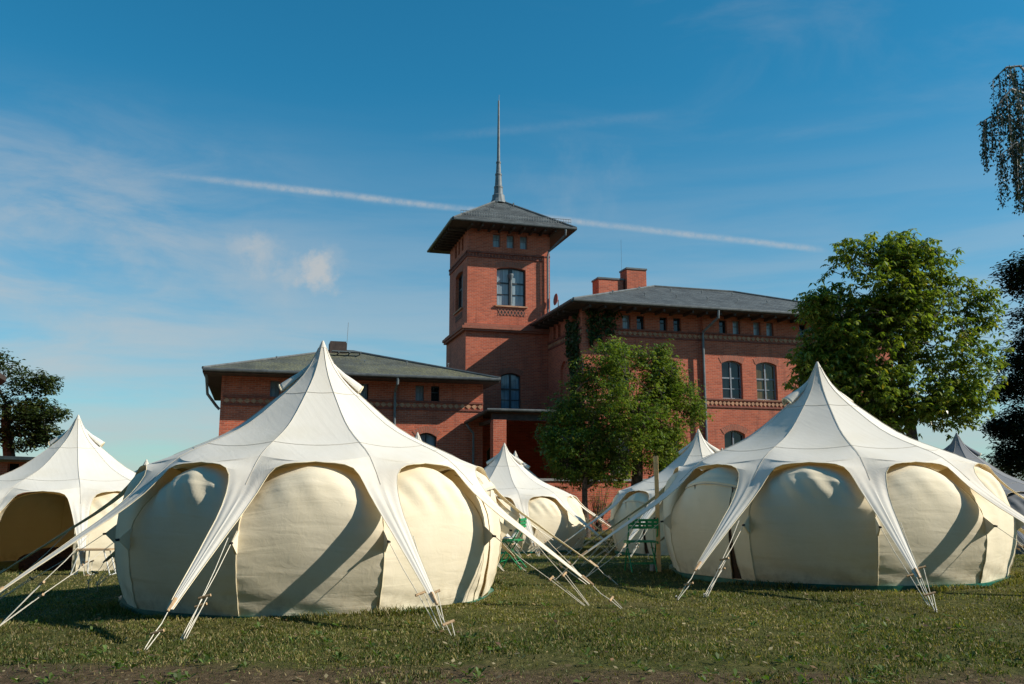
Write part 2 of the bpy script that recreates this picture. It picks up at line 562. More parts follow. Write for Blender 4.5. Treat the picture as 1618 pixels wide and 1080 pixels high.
# ------------------------------------------------------------------ ground: one sheet to the horizon
def build_ground():
    def axis(n, lo_f, step):
        a = [0.0]
        s = step
        while a[-1] < 900:
            a.append(a[-1] + s)
            if a[-1] > lo_f: s *= 1.16
        return a
    px = axis(0, 14, 0.16)
    xs = np.array([-v for v in px[:0:-1]] + px)
    py = axis(0, 24, 0.16)
    ys = np.array([-v for v in axis(0, 1, 0.5)[:0:-1]] + py)
    X, Y = np.meshgrid(xs, ys)
    Z = np.zeros_like(X)
    tx = np.clip((-3 - X) / 4, 0, 1); ty = np.clip((Y - 15) / 9, 0, 1)
    Z = 0.008 * np.clip(X, -8, 8) - 0.12 * tx * tx * (3 - 2 * tx) - 0.36 * ty * ty * (3 - 2 * ty)
    near = np.clip((30 - np.hypot(X, Y)) / 20, 0, 1)
    Z += near * 0.012 * (np.sin(X * 2.3 + 1.1 * np.sin(Y * 1.7)) * np.cos(Y * 2.9 + X) + 0.6 * np.sin(X * 5.1 + Y * 3.7))
    V = np.stack([X.ravel(), Y.ravel(), Z.ravel()], 1)
    h, w = X.shape
    i = np.arange(h * w).reshape(h, w)
    F = np.stack([i[:-1, :-1].ravel(), i[:-1, 1:].ravel(), i[1:, 1:].ravel(), i[1:, :-1].ravel()], 1)
    m, nt, p = material('lawn soil')
    pos = nt.n('ShaderNodeNewGeometry').outputs['Position']
    a = nt.noise(pos, 0.55, 6, 0.6)
    b = nt.noise(pos, 5.0, 6, 0.7)
    c_ = nt.noise(pos, 38.0, 4, 0.7)
    g = nt.ramp(b, [(0.3, (0.035, 0.042, 0.010)), (0.5, (0.085, 0.090, 0.022)), (0.7, (0.16, 0.140, 0.05))])
    g = nt.mix(nt.smooth(a, 0.50, 0.66, 0, 0.55), g, (0.155, 0.125, 0.055))
    g = nt.mix(nt.smooth(c_, 0.45, 0.7, 0, 0.6), g, (0.022, 0.028, 0.008))
    sp = nt.n('ShaderNodeSeparateXYZ'); nt.val(sp.inputs[0], pos)
    edge = nt.math('ADD', sp.outputs[1], nt.math('MULTIPLY', sp.outputs[0], 0.11))
    edge = nt.math('ADD', edge, nt.math('MULTIPLY', nt.math('SUBTRACT', nt.noise(pos, 1.3, 6, 0.7), 0.5), 1.5))
    dirt = nt.smooth(edge, 6.35, 6.85, 1.0, 0.0)
    soil = nt.ramp(nt.noise(pos, 14, 7, 0.72), [(0.30, (0.040, 0.028, 0.014)), (0.52, (0.105, 0.074, 0.040)), (0.72, (0.19, 0.145, 0.085))])
    g = nt.mix(dirt, g, soil)
    nt.val(p.inputs['Base Color'], g)
    p.inputs['Roughness'].default_value = 0.95
    p.inputs['Specular IOR Level'].default_value = 0.1
    hh = nt.math('ADD', nt.noise(pos, 18, 6, 0.7), nt.math('MULTIPLY', nt.noise(pos, 70, 3), 0.4))
    nt.val(p.inputs['Normal'], nt.bump(hh, 0.9, 0.05))
    o = fast_mesh('ground', V, F, m, smooth=True)
    tag(o, kind='structure')
    return o


build_ground()

from math import floor


def vnoise(x, y, seed=0):
    """cheap smooth value noise, numpy"""
    xi, yi = np.floor(x), np.floor(y)
    fx, fy = x - xi, y - yi
    fx = fx * fx * (3 - 2 * fx); fy = fy * fy * (3 - 2 * fy)

    def h(a, b):
        v = np.sin(a * 127.1 + b * 311.7 + seed * 74.7) * 43758.5453
        return v - np.floor(v)
    return (h(xi, yi) * (1 - fx) + h(xi + 1, yi) * fx) * (1 - fy) + (h(xi, yi + 1) * (1 - fx) + h(xi + 1, yi + 1) * fx) * fy


def gz_np(X, Y):
    tx = np.clip((-3 - X) / 4, 0, 1); ty = np.clip((Y - 15) / 9, 0, 1)
    Z = 0.008 * np.clip(X, -8, 8) - 0.12 * tx * tx * (3 - 2 * tx) - 0.36 * ty * ty * (3 - 2 * ty)
    near = np.clip((30 - np.hypot(X, Y)) / 20, 0, 1)
    return Z + near * 0.012 * (np.sin(X * 2.3 + 1.1 * np.sin(Y * 1.7)) * np.cos(Y * 2.9 + X) + 0.6 * np.sin(X * 5.1 + Y * 3.7))


def build_grass(n=430000):
    u = rng.random(n)
    y0, y1 = 5.4, 34.0
    Y = 1.0 / (1 / y0 - u * (1 / y0 - 1 / y1))           # density falls off as 1/Y^2 per area*width
    X = (rng.random(n) * 2 - 1) * (Y * 0.60 + 1.6)
    # bare soil in front
    e = Y + X * 0.11 + (vnoise(X * 1.2, Y * 1.2, 3) - 0.5) * 1.6 + (vnoise(X * 4, Y * 4, 5) - 0.5) * 0.7
    keep = (e > 6.45 + rng.random(n) * 0.5) | (rng.random(n) < 0.05)
    thin = vnoise(X * 2.1, Y * 2.1, 9) * 0.6 + vnoise(X * 6.5, Y * 6.5, 8) * 0.4
    keep &= (thin > 0.42) | (rng.random(n) < 0.28)
    # none inside the tents
    for cx, cy in ((-2.50, 11.55), (4.81, 13.65)):
        keep &= np.hypot(X - cx, Y - cy) > 2.30
    X, Y = X[keep], Y[keep]
    # longer uncut fringe round the two near tents
    nf = 9000
    fa = rng.random(2 * nf) * 2 * np.pi
    fr = 2.30 + 0.20 * rng.random(2 * nf) ** 1.5
    fx = np.where(np.arange(2 * nf) < nf, -2.50, 4.81); fy = np.where(np.arange(2 * nf) < nf, 11.55, 13.65)
    X = np.concatenate([X, fx + fr * np.cos(fa)]); Y = np.concatenate([Y, fy + fr * np.sin(fa)])
    fringe = np.arange(len(X)) >= len(X) - 2 * nf
    n = len(X)
    Z = gz_np(X, Y)
    lush = vnoise(X * 0.9 + 5, Y * 0.9, 1) * 0.6 + vnoise(X * 3.1, Y * 3.1, 2) * 0.4
    h = (0.009 + 0.027 * rng.random(n) ** 1.6 * (0.4 + lush)) * (1 + 0.010 * Y)
    tall = rng.random(n) < 0.02
    h[tall] *= 1.8
    h[fringe] = (0.02 + 0.055 * rng.random(2 * nf)) * vnoise(X[fringe] * 2.5, Y[fringe] * 2.5, 31) * 1.7
    w = (0.0022 + 0.0016 * rng.random(n)) * (0.7 + 0.11 * Y)
    az = rng.random(n) * 2 * np.pi
    bend = 0.15 + 0.75 * rng.random(n)
    ba = rng.random(n) * 2 * np.pi
    bx, by = np.cos(ba) * bend * h, np.sin(ba) * bend * h
    wx, wy = np.cos(az) * w, np.sin(az) * w
    base = np.stack([X, Y, Z - 0.004], 1)
    W = np.stack([wx, wy, np.zeros(n)], 1)
    B = np.stack([bx, by, np.zeros(n)], 1)
    Hh = np.stack([np.zeros(n), np.zeros(n), h], 1)
    v0 = base - W; v1 = base + W
    v2 = base + W * 0.7 + B * 0.35 + Hh * 0.62
    v3 = base - W * 0.7 + B * 0.35 + Hh * 0.62
    v4 = base + B + Hh
    V = np.stack([v0, v1, v2, v4, v3], 1).reshape(-1, 3)
    F = np.arange(5 * n).reshape(n, 5)
    t = np.clip(lush * 1.3 - 0.1 + 0.55 * np.clip((8.6 - Y + 0.12 * X) / 1.6, 0, 1) + (rng.random(n) - 0.5) * 0.5, 0, 1)[:, None]
    dry = (rng.random(n) < 0.20 + 0.35 * (1 - lush))[:, None]
    c = (1 - t) * np.array([[0.215, 0.190, 0.048]]) + t * np.array([[0.070, 0.100, 0.020]])
    c = np.where(dry, np.array([[0.28, 0.225, 0.095]]) * (0.6 + 0.6 * rng.random(n)[:, None]), c)
    c = c * (0.62 + 0.78 * rng.random(n)[:, None]) * (0.7 + 0.5 * vnoise(X * 1.7, Y * 1.7, 12))[:, None]
    o = fast_mesh('grass', V, F, M['grass'], colors=c)
    tag(o, 'short worn lawn grass around the tents with dry patches', 'grass', kind='stuff')


build_grass()


def build_litter():
    """fallen leaves, clover tufts and clods in the near grass: uncountable bits, one object"""
    n = 2600
    Y = 1.0 / (1 / 5.5 - rng.random(n) * (1 / 5.5 - 1 / 18.0))
    X = (rng.random(n) * 2 - 1) * (Y * 0.60 + 1)
    k = (np.hypot(X + 2.5, Y - 11.55) > 2.5) & (np.hypot(X - 4.81, Y - 13.65) > 2.5)
    X, Y = X[k], Y[k]; n = len(X)
    Z = gz_np(X, Y) + 0.018 + 0.02 * rng.random(n)
    s = 0.010 + 0.022 * rng.random(n) ** 2
    a = rng.random(n) * 2 * np.pi
    t1 = np.stack([np.cos(a), np.sin(a), (rng.random(n) - 0.5) * 0.8], 1) * s[:, None]
    t2 = np.stack([-np.sin(a), np.cos(a), (rng.random(n) - 0.5) * 0.8], 1) * (s * 0.55)[:, None]
    P = np.stack([X, Y, Z], 1)
    V = np.stack([P - t1, P - t2, P + t1, P + t2], 1).reshape(-1, 3)
    F = np.arange(4 * n).reshape(n, 4)
    pal = np.array([[0.30, 0.22, 0.10], [0.20, 0.12, 0.06], [0.36, 0.30, 0.17], [0.10, 0.14, 0.03], [0.14, 0.08, 0.05]])
    c = pal[rng.integers(0, 5, n)] * (0.6 + 0.7 * rng.random(n)[:, None])
    # broad-leaved weeds: flat rosettes
    m_ = 330
    Yw = 1.0 / (1 / 5.9 - rng.random(m_) * (1 / 5.9 - 1 / 13.0))
    Xw = (rng.random(m_) * 2 - 1) * (Yw * 0.60 + 1)
    kk = (np.hypot(Xw + 2.5, Yw - 11.55) > 2.5) & (np.hypot(Xw - 4.81, Yw - 13.65) > 2.5) & (vnoise(Xw * 0.8, Yw * 0.8, 21) > 0.45)
    Xw, Yw = Xw[kk], Yw[kk]; m_ = len(Xw)
    Pw = np.stack([Xw, Yw, gz_np(Xw, Yw) + 0.012], 1)
    Vw, Fw = leaves_at(Pw, 0.055, 7, -0.55, 0.45, 0.42)
    cw = np.array([[0.075, 0.125, 0.022]]) * (0.6 + 0.8 * rng.random(len(Fw))[:, None])
    F = np.vstack([F, Fw + len(V)]); V = np.vstack([V, Vw]); c = np.vstack([c, cw])
    o = fast_mesh('leaf_litter', V, F, M['grass'], colors=c)
    tag(o, 'small dry fallen leaves and flat weeds scattered over the lawn', 'leaves', kind='stuff')



# ------------------------------------------------------------------ the brick building
A16 = R(16.1)
BO = (9.2425, 42.0, 0.0)
bld = empty('brick_mansion', (BO[0], BO[1], 0), A16)
tag(bld, 'red brick mansion with square tower, metal spire and slate roofs', 'building')
GB = -0.6      # ground level at its foot (below the lawn)


def wall_band(mb, mapf, s0, s1, z0, z1, openings, depth=0.22):
    """wall strip with segmental arched openings (a, b, zlo, zspring, rise)"""
    ops = sorted(openings)
    cur = s0
    for (a, b, zl, zs, rise) in ops:
        if a > cur: mb.face([mapf(cur, 0, z0), mapf(a, 0, z0), mapf(a, 0, z1), mapf(cur, 0, z1)])
        if zl > z0: mb.face([mapf(a, 0, z0), mapf(b, 0, z0), mapf(b, 0, zl), mapf(a, 0, zl)])
        n = 8 if rise > 0 else 1
        arc = [(a + (b - a) * i / n, zs + rise * (1 - (2 * i / n - 1) ** 2)) for i in range(n + 1)]
        for i in range(n):
            (sa, za), (sb, zb) = arc[i], arc[i + 1]
            mb.face([mapf(sa, 0, za), mapf(sb, 0, zb), mapf(sb, 0, z1), mapf(sa, 0, z1)])
            mb.face([mapf(sa, 0, za), mapf(sa, depth, za), mapf(sb, depth, zb), mapf(sb, 0, zb)])
        mb.face([mapf(a, 0, zl), mapf(a, depth, zl), mapf(a, depth, zs), mapf(a, 0, zs)])
        mb.face([mapf(b, 0, zl), mapf(b, 0, zs), mapf(b, depth, zs), mapf(b, depth, zl)])
        mb.face([mapf(a, 0, zl), mapf(b, 0, zl), mapf(b, depth, zl), mapf(a, depth, zl)])
        cur = b
    if s1 > cur: mb.face([mapf(cur, 0, z0), mapf(s1, 0, z0), mapf(s1, 0, z1), mapf(cur, 0, z1)])


def front(v0):
    return lambda s, d, z: (s, v0 + d, z)


def leftside(u0):
    return lambda s, d, z: (u0 + d, s, z)


def arch_ring(mb, mapf, a, b, zs, rise, th=0.26, proud=0.012, n=10):
    P = []
    for i in range(n + 1):
        x = 2 * i / n - 1
        s = a + (b - a) * i / n
        z = zs + rise * (1 - x * x)
        dx, dz = (b - a) / 2, -2 * rise * x
        L = math.hypot(dx, dz); nx, nz = -dz / L, dx / L
        P.append((s, z, s + nx * th, z + nz * th))
    for i in range(n):
        p, q = P[i], P[i + 1]
        u0, u1 = i * (b - a) / n, (i + 1) * (b - a) / n
        mb.face([mapf(p[0], -proud, p[1]), mapf(q[0], -proud, q[1]), mapf(q[2], -proud, q[3]), mapf(p[2], -proud, p[3])], 0,
                [(0, u0), (0, u1), (th, u1), (th, u0)])
        mb.face([mapf(p[2], -proud, p[3]), mapf(q[2], -proud, q[3]), mapf(q[2], 0, q[3]), mapf(p[2], 0, p[3])])
        mb.face([mapf(p[0], -proud, p[1]), mapf(p[0], 0.05, p[1]), mapf(q[0], 0.05, q[1]), mapf(q[0], -proud, q[1])])


def window_meshes(w, h, rise, vbars, hbars, fm, gm, fw=0.06):
    """frame + pane as two mesh objects sitting at x 0..w, z 0..h(+rise), front at y=0"""
    f = MB()
    def topz(x): return h + rise * (1 - (2 * x / w - 1) ** 2)
    f.box(0, fw, 0, 0.07, 0, h); f.box(w - fw, w, 0, 0.07, 0, h); f.box(fw, w - fw, 0, 0.07, 0, fw)
    n = 8
    for i in range(n):
        xa, xb = w * i / n, w * (i + 1) / n
        za, zb = topz(xa), topz(xb)
        f.face([(xa, 0, za - fw), (xb, 0, zb - fw), (xb, 0, zb), (xa, 0, za)])
        f.face([(xa, 0, za - fw), (xa, 0.07, za - fw), (xb, 0.07, zb - fw), (xb, 0, zb - fw)])
    for (x, bw) in vbars: f.box(x - bw / 2, x + bw / 2, -0.012, 0.055, fw, topz(x) - fw * 0.8)
    for (z, bw) in hbars: f.box(fw, w - fw, 0.004, 0.05, z - bw / 2, z + bw / 2)
    g = MB()
    pts = [(0.01, 0.045, 0.01), (w - 0.01, 0.045, 0.01)] + [(w * i / n, 0.045, topz(w * i / n) - 0.015) for i in range(n, -1, -1)]
    g.face(pts)
    fo = f.build('window', fm)
    go = g.build('pane', gm, fo)
    return fo


def place_window(proto, s, zl, v0=None, u0=None, depth=0.16, first=[]):
    if proto in first:
        c = copy_tree(proto)
    else:
        c = proto; first.append(proto)
    c.parent = bld
    if v0 is not None:
        c.location = (s, v0 + depth, zl); c.rotation_euler = (0, 0, 0)
    else:
        c.location = (u0 + depth, s, zl); c.rotation_euler = (0, 0, -math.pi / 2)
    return c


def frieze(name, mapf, s0, s1, zc, h, parent, step=0.24, out=0.0):
    """moulded courses above and below with a row of terracotta diamonds between"""
    a = MB()
    P = lambda s, d, z: mapf(s, d - out, z)
    def bar(z0, z1, p):
        a.face([P(s0, -p, z0), P(s1, -p, z0), P(s1, -p, z1), P(s0, -p, z1)], 1)
        a.face([P(s0, -p, z1), P(s1, -p, z1), P(s1, 0, z1), P(s0, 0, z1)], 1)
        a.face([P(s0, -p, z0), P(s0, 0, z0), P(s1, 0, z0), P(s1, -p, z0)], 1)
        a.face([P(s0, -p, z0), P(s0, -p, z1), P(s0, 0, z1), P(s0, 0, z0)], 1)
        a.face([P(s1, -p, z0), P(s1, 0, z0), P(s1, 0, z1), P(s1, -p, z1)], 1)
    bar(zc + h / 2, zc + h / 2 + 0.08, 0.06)
    bar(zc - h / 2 - 0.08, zc - h / 2, 0.045)
    n = int((s1 - s0) / step)
    for i in range(n):
        c = s0 + (s1 - s0) * (i + 0.5) / n
        r1, r2 = (s1 - s0) / n * 0.46, h * 0.46
        q = [(c - r1, zc), (c, zc - r2), (c + r1, zc), (c, zc + r2)]
        a.face([P(x, -0.035, z) for x, z in q], 0)
        for k in range(4):
            (x0, z0), (x1, z1) = q[k], q[(k + 1) % 4]
            a.face([P(x0, -0.035, z0), P(x0, 0, z0), P(x1, 0, z1), P(x1, -0.035, z1)], 0)
    return a.build(name, [M['terracotta'], M['darkbrick']], parent)


def hip_roof(name, u0, u1, v0, v1, ze, peak, mat, parent, th=0.16):
    """peak: list of two ridge end points ((u,v,z),(u,v,z)); slabs with soffit and fascia"""
    a = MB()
    E = [(u0, v0, ze), (u1, v0, ze), (u1, v1, ze), (u0, v1, ze)]
    p, q = peak
    a.face([E[0], E[1], q, p]); a.face([E[1], E[2], q]); a.face([E[2], E[3], p, q]); a.face([E[3], E[0], p])
    b = [(x, y, z - th) for x, y, z in E]
    for i in range(4):
        j = (i + 1) % 4
        a.face([b[i], b[j], E[j], E[i]], 1)
    a.face(b[::-1], 1)
    return a.build(name, [mat, M['soffit']], parent)


def gutter(parent, pts, r=0.075):
    g = MB(); g.tube(pts, r, 8)
    return g.build('gutter', M['gutter'], parent, smooth=True)


def ridge_caps(parent, segs):
    for (p, q) in segs:
        a = MB(); a.tube([p, q], 0.07, 6)
        a.build('ridge_cap', M['gutter'], parent)


def hooks(parent, pts):
    for p in pts:
        a = MB()
        p = Vector(p)
        a.tube([p, p + Vector((0, -0.03, 0.12))], 0.02, 4)
        a.obox(p + Vector((0, -0.04, 0.13)), (0.035, 0, 0), (0, 0.03, 0), (0, 0, 0.03))
        a.build('roof_hook', M['zinc'], parent)


# ---- right wing --------------------------------------------------------------
RU0, RU1, RD = -6.25, 10.6, 10.0
rw = MB()
w_attic = [(-4.22, -3.82), (-3.50, -3.10), (-2.32, -1.92), (-1.60, -1.20), (0.76, 1.16), (1.49, 1.89), (2.62, 3.02), (3.34, 3.74),
           (5.2, 5.6), (5.93, 6.33), (7.9, 8.3), (8.6, 9.0)]
big = [(-5.0, -3.95), (-2.75, -1.55 + 0.05), (0.80, 1.90), (2.66, 3.80), (5.0, 6.1), (6.9, 8.0), (9.0, 10.1)]
for lo, hi, v0 in ((RU0, -0.12, 0.0), (-0.12, RU1, -0.14)):
    sel = lambda L, z, zs, r: [(a, b, z, zs, r) for a, b in L if a >= lo and b <= hi]
    f = front(v0)
    wall_band(rw, f, lo, hi, GB, 1.7, [])
    wall_band(rw, f, lo, hi, 1.7, 4.9, sel(big, 2.0, 3.90, 0.2))
    wall_band(rw, f, lo, hi, 4.9, 8.3, sel(big, 5.60, 7.30, 0.15))
    wall_band(rw, f, lo, hi, 8.3, 9.62, sel(w_attic, 8.74, 9.43, 0))
rw.face([(-0.12, -0.14, GB), (-0.12, 0, GB), (-0.12, 0, 9.62), (-0.12, -0.14, 9.62)])
ls = leftside(RU0)
wall_band(rw, ls, 0, 5.0, GB, 4.9, [])
wall_band(rw, ls, 0, 5.0, 4.9, 8.3, [(2.0, 3.1, 5.6, 7.1, 0.4)], 0.12)
rw.face([(RU0 + 0.121, 2.0, 5.6), (RU0 + 0.121, 3.1, 5.6), (RU0 + 0.121, 3.1, 7.55), (RU0 + 0.121, 2.0, 7.55)])
wall_band(rw, ls, 0, 5.0, 8.3, 9.62, [(1.0, 1.4, 8.74, 9.43, 0), (1.8, 2.2, 8.74, 9.43, 0), (3.0, 3.4, 8.74, 9.43, 0), (3.75, 4.15, 8.74, 9.43, 0)])
rw.face([(RU1, -0.14, GB), (RU1, RD, GB), (RU1, RD, 9.62), (RU1, -0.14, 9.62)])
rw.face([(RU0, RD, GB), (RU1, RD, GB), (RU1, RD, 9.62), (RU0, RD, 9.62)])
rw.build('wall', M['brick'], bld)
roofR = hip_roof('roof', RU0 - 0.85, RU1 + 0.7, -1.2, RD + 0.7, 9.76, ((-0.2, 5.0, 12.15), (4.6, 5.0, 12.15)), M['slate'], bld)
gutter(roofR, [(RU0 - 0.87, -1.26, 9.71), (RU1 + 0.7, -1.26, 9.71)])
gutter(roofR, [(RU0 - 0.91, -1.24, 9.71), (RU0 - 0.91, 5.0, 9.71)])
ridge_caps(roofR, [((RU0 - 0.85, -1.2, 9.77), (-0.2, 5.0, 12.17)), ((-0.2, 5, 12.17), (4.6, 5, 12.17)), ((RU1 + .7, -1.2, 9.77), (4.6, 5, 12.17))])
hooks(roofR, [(-4.2 + 1.7 * i, 1.2, 9.76 + 2.39 * 2.4 / 6.2) for i in range(9)] + [(-1.8 + 1.8 * i, 3.4, 9.76 + 2.39 * 4.6 / 6.2) for i in range(4)])
for (a, b, vv, zt, cap) in ((-3.55, -2.15, 4.6, 12.28, 1), (-2.02, -0.90, 4.4, 12.86, 1)):
    c = MB(); c.box(a, b, vv, vv + 0.9, 10.6, zt)
    co = c.build('chimney', M['brick'], roofR)
    c = MB(); c.box(a - 0.04, b + 0.04, vv - 0.04, vv + 0.94, zt + 0.002, zt + 0.09)
    c.build('chimney_cap', M['gutter'], roofR)
a = MB(); a.tube([(-2.1, 4.9, 11.6), (-2.1, 4.9, 14.6)], 0.007, 5); a.build('lightning_rod', M['zinc'], bld)
frieze('frieze', front(0), -5.3, -0.12, 8.56, 0.24, bld, 0.25)
frieze('frieze', front(-0.14), -0.12, RU1, 8.56, 0.24, bld, 0.25)
frieze('frieze', leftside(RU0), 0.0, 5.0, 8.56, 0.24, bld, 0.25)
frieze('frieze', front(-0.14), -0.12, RU1, 5.38, 0.26, bld, 0.215)
frieze('frieze', front(0), RU0, -0.12, 5.38, 0.26, bld, 0.215)
def lintel(mp, a_, b_, zs, rise, th):
    ar = MB(); arch_ring(ar, mp, a_, b_, zs, rise, th); ar.build('arch_lintel', M['brick_arch'], bld)


def sill(*bx):
    sl = MB(); sl.box(*bx); sl.build('window_sill', M['terracotta'], bld)


def each_box(name, boxes, mat, parent):
    for bx in boxes:
        q = MB(); q.box(*bx); q.build(name, mat, parent)


for (a_, b_) in big:
    v0 = 0 if b_ < -0.12 else -0.14
    f = front(v0)
    lintel(f, a_ - 0.02, b_ + 0.02, 7.30, 0.15, 0.30)
    lintel(f, a_ - 0.02, b_ + 0.02, 3.90, 0.2, 0.30)
    sill(a_ - 0.08, b_ + 0.08, v0 - 0.06, v0 + 0.1, 5.54, 5.598)
    sill(a_ - 0.08, b_ + 0.08, v0 - 0.06, v0 + 0.1, 1.94, 1.998)
wbig = window_meshes(1.1, 1.70, 0.15, [(0.55, 0.07)], [(1.02, 0.07), (0.50, 0.035)], M['frame_grey'], M['glass'])
wcur = window_meshes(1.1, 1.70, 0.15, [(0.55, 0.07)], [(1.02, 0.07), (0.50, 0.035)], M['frame_grey'], M['glass_curtain'])
wgr = window_meshes(1.1, 1.90, 0.2, [(0.55, 0.07)], [(1.25, 0.07)], M['frame_grey'], M['glass'])
wsm = window_meshes(0.40, 0.69, 0, [], [(0.42, 0.035)], M['frame'], M['glass'], 0.045)
wsm2 = window_meshes(0.40, 0.69, 0, [], [(0.42, 0.035)], M['frame_grey'], M['glass_sky'], 0.04)
for i, (a_, b_) in enumerate(big):
    v0 = 0 if b_ < -0.12 else -0.14
    c = place_window(wcur if i in (3, 5) else wbig, a_, 5.6, v0)
    c.scale = ((b_ - a_) / 1.1, 1, 1)
    c = place_window(wgr, a_, 2.0, v0); c.scale = ((b_ - a_) / 1.1, 1, 1)
for i, (a_, b_) in enumerate(w_attic):
    v0 = 0 if b_ < -0.12 else -0.14
    place_window(wsm2 if i in (0, 5, 6, 7) else wsm, a_, 8.74, v0)
for s in (1.4, 2.2, 3.4, 4.15): place_window(wsm, s, 8.74, None, RU0)


def downpipe(pts, r=0.06):
    a = MB(); a.tube(pts, r, 8)
    return a.build('drainpipe', M['zinc'], bld, smooth=True)


downpipe([(0.12, -1.26, 9.64), (0.12, -1.22, 9.3), (-0.20, -0.30, 8.75), (-0.2, -0.25, 8.5), (-0.2, -0.25, GB)])

# ---- tower --------------------------------------------------------------------
TU0, TU1, TV0, TV1 = -10.54, -6.12, 5.0, 9.3
tw = MB()
f = front(TV0)
wall_band(tw, f, TU0, TU1, 9.5, 13.3, [(-8.99, -7.44, 10.62, 12.54, 0.11)], 0.25)
wall_band(tw, f, TU0, TU1, 13.3, 14.58, [(-9.20, -8.80, 13.68, 14.38, 0), (-8.46, -8.06, 13.68, 14.38, 0), (-7.74, -7.34, 13.68, 14.38, 0)], 0.2)
ls = leftside(TU0)
wall_band(tw, ls, TV0, TV1, 9.5, 13.3, [(6.05, 7.75, 10.62, 12.54, 0.11)], 0.25)
wall_band(tw, ls, TV0, TV1, 13.3, 14.58, [(5.95, 6.35, 13.68, 14.38, 0), (6.75, 7.15, 13.68, 14.38, 0), (7.55, 7.95, 13.68, 14.38, 0)], 0.2)
tw.face([(TU1, TV0, 9.0), (TU1, TV1, 9.0), (TU1, TV1, 14.58), (TU1, TV0, 14.58)])
tw.face([(TU0, TV1, 9.0), (TU1, TV1, 9.0), (TU1, TV1, 14.58), (TU0, TV1, 14.58)])
# thicker lower shaft
wall_band(tw, front(TV0 - 0.1), TU0 - 0.08, -5.2 - 1.05, GB, 5.1, [(-9.5, -8.4, 0.4, 3.2, 0.4)], 0.3)
wall_band(tw, front(TV0 - 0.1), TU0 - 0.08, -6.25, 5.1, 9.2, [(-8.78, -7.74, 5.28, 6.98, 0.16)], 0.3)
wall_band(tw, leftside(TU0 - 0.08), TV0 - 0.1, TV1 + 0.3, GB, 9.2, [])
# pilaster strips at the upper corners, blind panel below the window
for a_, b_ in ((TU1 - 0.32, TU1 - 0.02),):
    tw.box(a_, b_, TV0 - 0.07, TV0 - 0.002, 9.6, 13.25)
tw.build('wall', M['brick'], bld)
cn = MB()
for z0, z1, p in ((9.20, 9.30, 0.16), (9.302, 9.44, 0.24), (9.442, 9.58, 0.10)):
    cn.box(TU0 - p - 0.08, TU1 + 0.05, TV0 - p - 0.1, TV0 + 0.3, z0, z1)
    cn.box(TU0 - p - 0.08, TU0 + 0.3, TV0 + 0.301, TV1 + 0.3, z0, z1)
cn.build('cornice', M['brick_arch'], bld)
for (mp, s0, s1) in ((front(TV0), TU0 - 0.05, TU1), (leftside(TU0), TV0, TV1)):
    fz = MB()
    for z0, z1, p in ((13.30, 13.38, 0.07), (13.08, 13.14, 0.05)):
        A_, B_, C_, D_ = mp(s0, -p, z0), mp(s1, -p, z0), mp(s1, -p, z1), mp(s0, -p, z1)
        fz.face([A_, B_, C_, D_]); fz.face([D_, C_, mp(s1, 0, z1), mp(s0, 0, z1)]); fz.face([A_, mp(s0, 0, z0), mp(s1, 0, z0), B_])
    n = 26
    for i in range(n):
        c = s0 + (s1 - s0) * (i + 0.5) / n
        q = [(c - 0.045, 13.15), (c + 0.045, 13.15), (c + 0.045, 13.27), (c - 0.045, 13.27)]
        fz.face([mp(x, -0.045, z) for x, z in q])
        for k in range(4):
            (x0, z0), (x1, z1) = q[k], q[(k + 1) % 4]
            fz.face([mp(x0, -0.045, z0), mp(x0, 0, z0), mp(x1, 0, z1), mp(x1, -0.045, z1)])
    fz.build('dentil_course', M['darkbrick'], bld)
# brick lattice below the tower window, black sheet painted in as hole shade
for (mp, s0, s1) in ((front(TV0), -8.92, -7.5), (leftside(TU0), 6.1, 7.7)):
    lt = MB()
    lt.face([mp(s0, -0.012, 10.1), mp(s1, -0.012, 10.1), mp(s1, -0.012, 10.42), mp(s0, -0.012, 10.42)], 1)
    n = 8
    for i in range(n):
        for k in (0, 1):
            xa = s0 + (s1 - s0) * i / n; xb = s0 + (s1 - s0) * (i + 1) / n
            za, zb = (10.1, 10.42) if k else (10.42, 10.1)
            d = 0.03
            off = 0.018 if k else 0.022
            lt.face([mp(xa - d, -off, za), mp(xa + d, -off, za), mp(xb + d, -off, zb), mp(xb - d, -off, zb)], 0)
    lt.build('brick_lattice', [M['brick_arch'], M['black']], bld)
sill(-9.08, -7.35, TV0 - 0.1, TV0 + 0.1, 10.54, 10.618)
sill(TU0 - 0.1, TU0 + 0.1, 5.95, 7.85, 10.54, 10.618)
lintel(front(TV0), -9.01, -7.42, 12.54, 0.11, 0.3)
lintel(leftside(TU0), 6.03, 7.77, 12.54, 0.11, 0.3)
lintel(front(TV0 - 0.1), -8.80, -7.72, 6.98, 0.16, 0.28)
wt1 = window_meshes(1.55, 1.92, 0.11, [(0.775, 0.20)], [(1.22, 0.08), (0.62, 0.04)], M['frame'], M['glass_sky'])
place_window(wt1, -8.99, 10.62, TV0, depth=0.18)
wt2 = window_meshes(1.70, 1.92, 0.11, [(0.85, 0.20)], [(1.22, 0.08)], M['frame'], M['glass'])
place_window(wt2, 7.75, 10.62, None, TU0, depth=0.18)
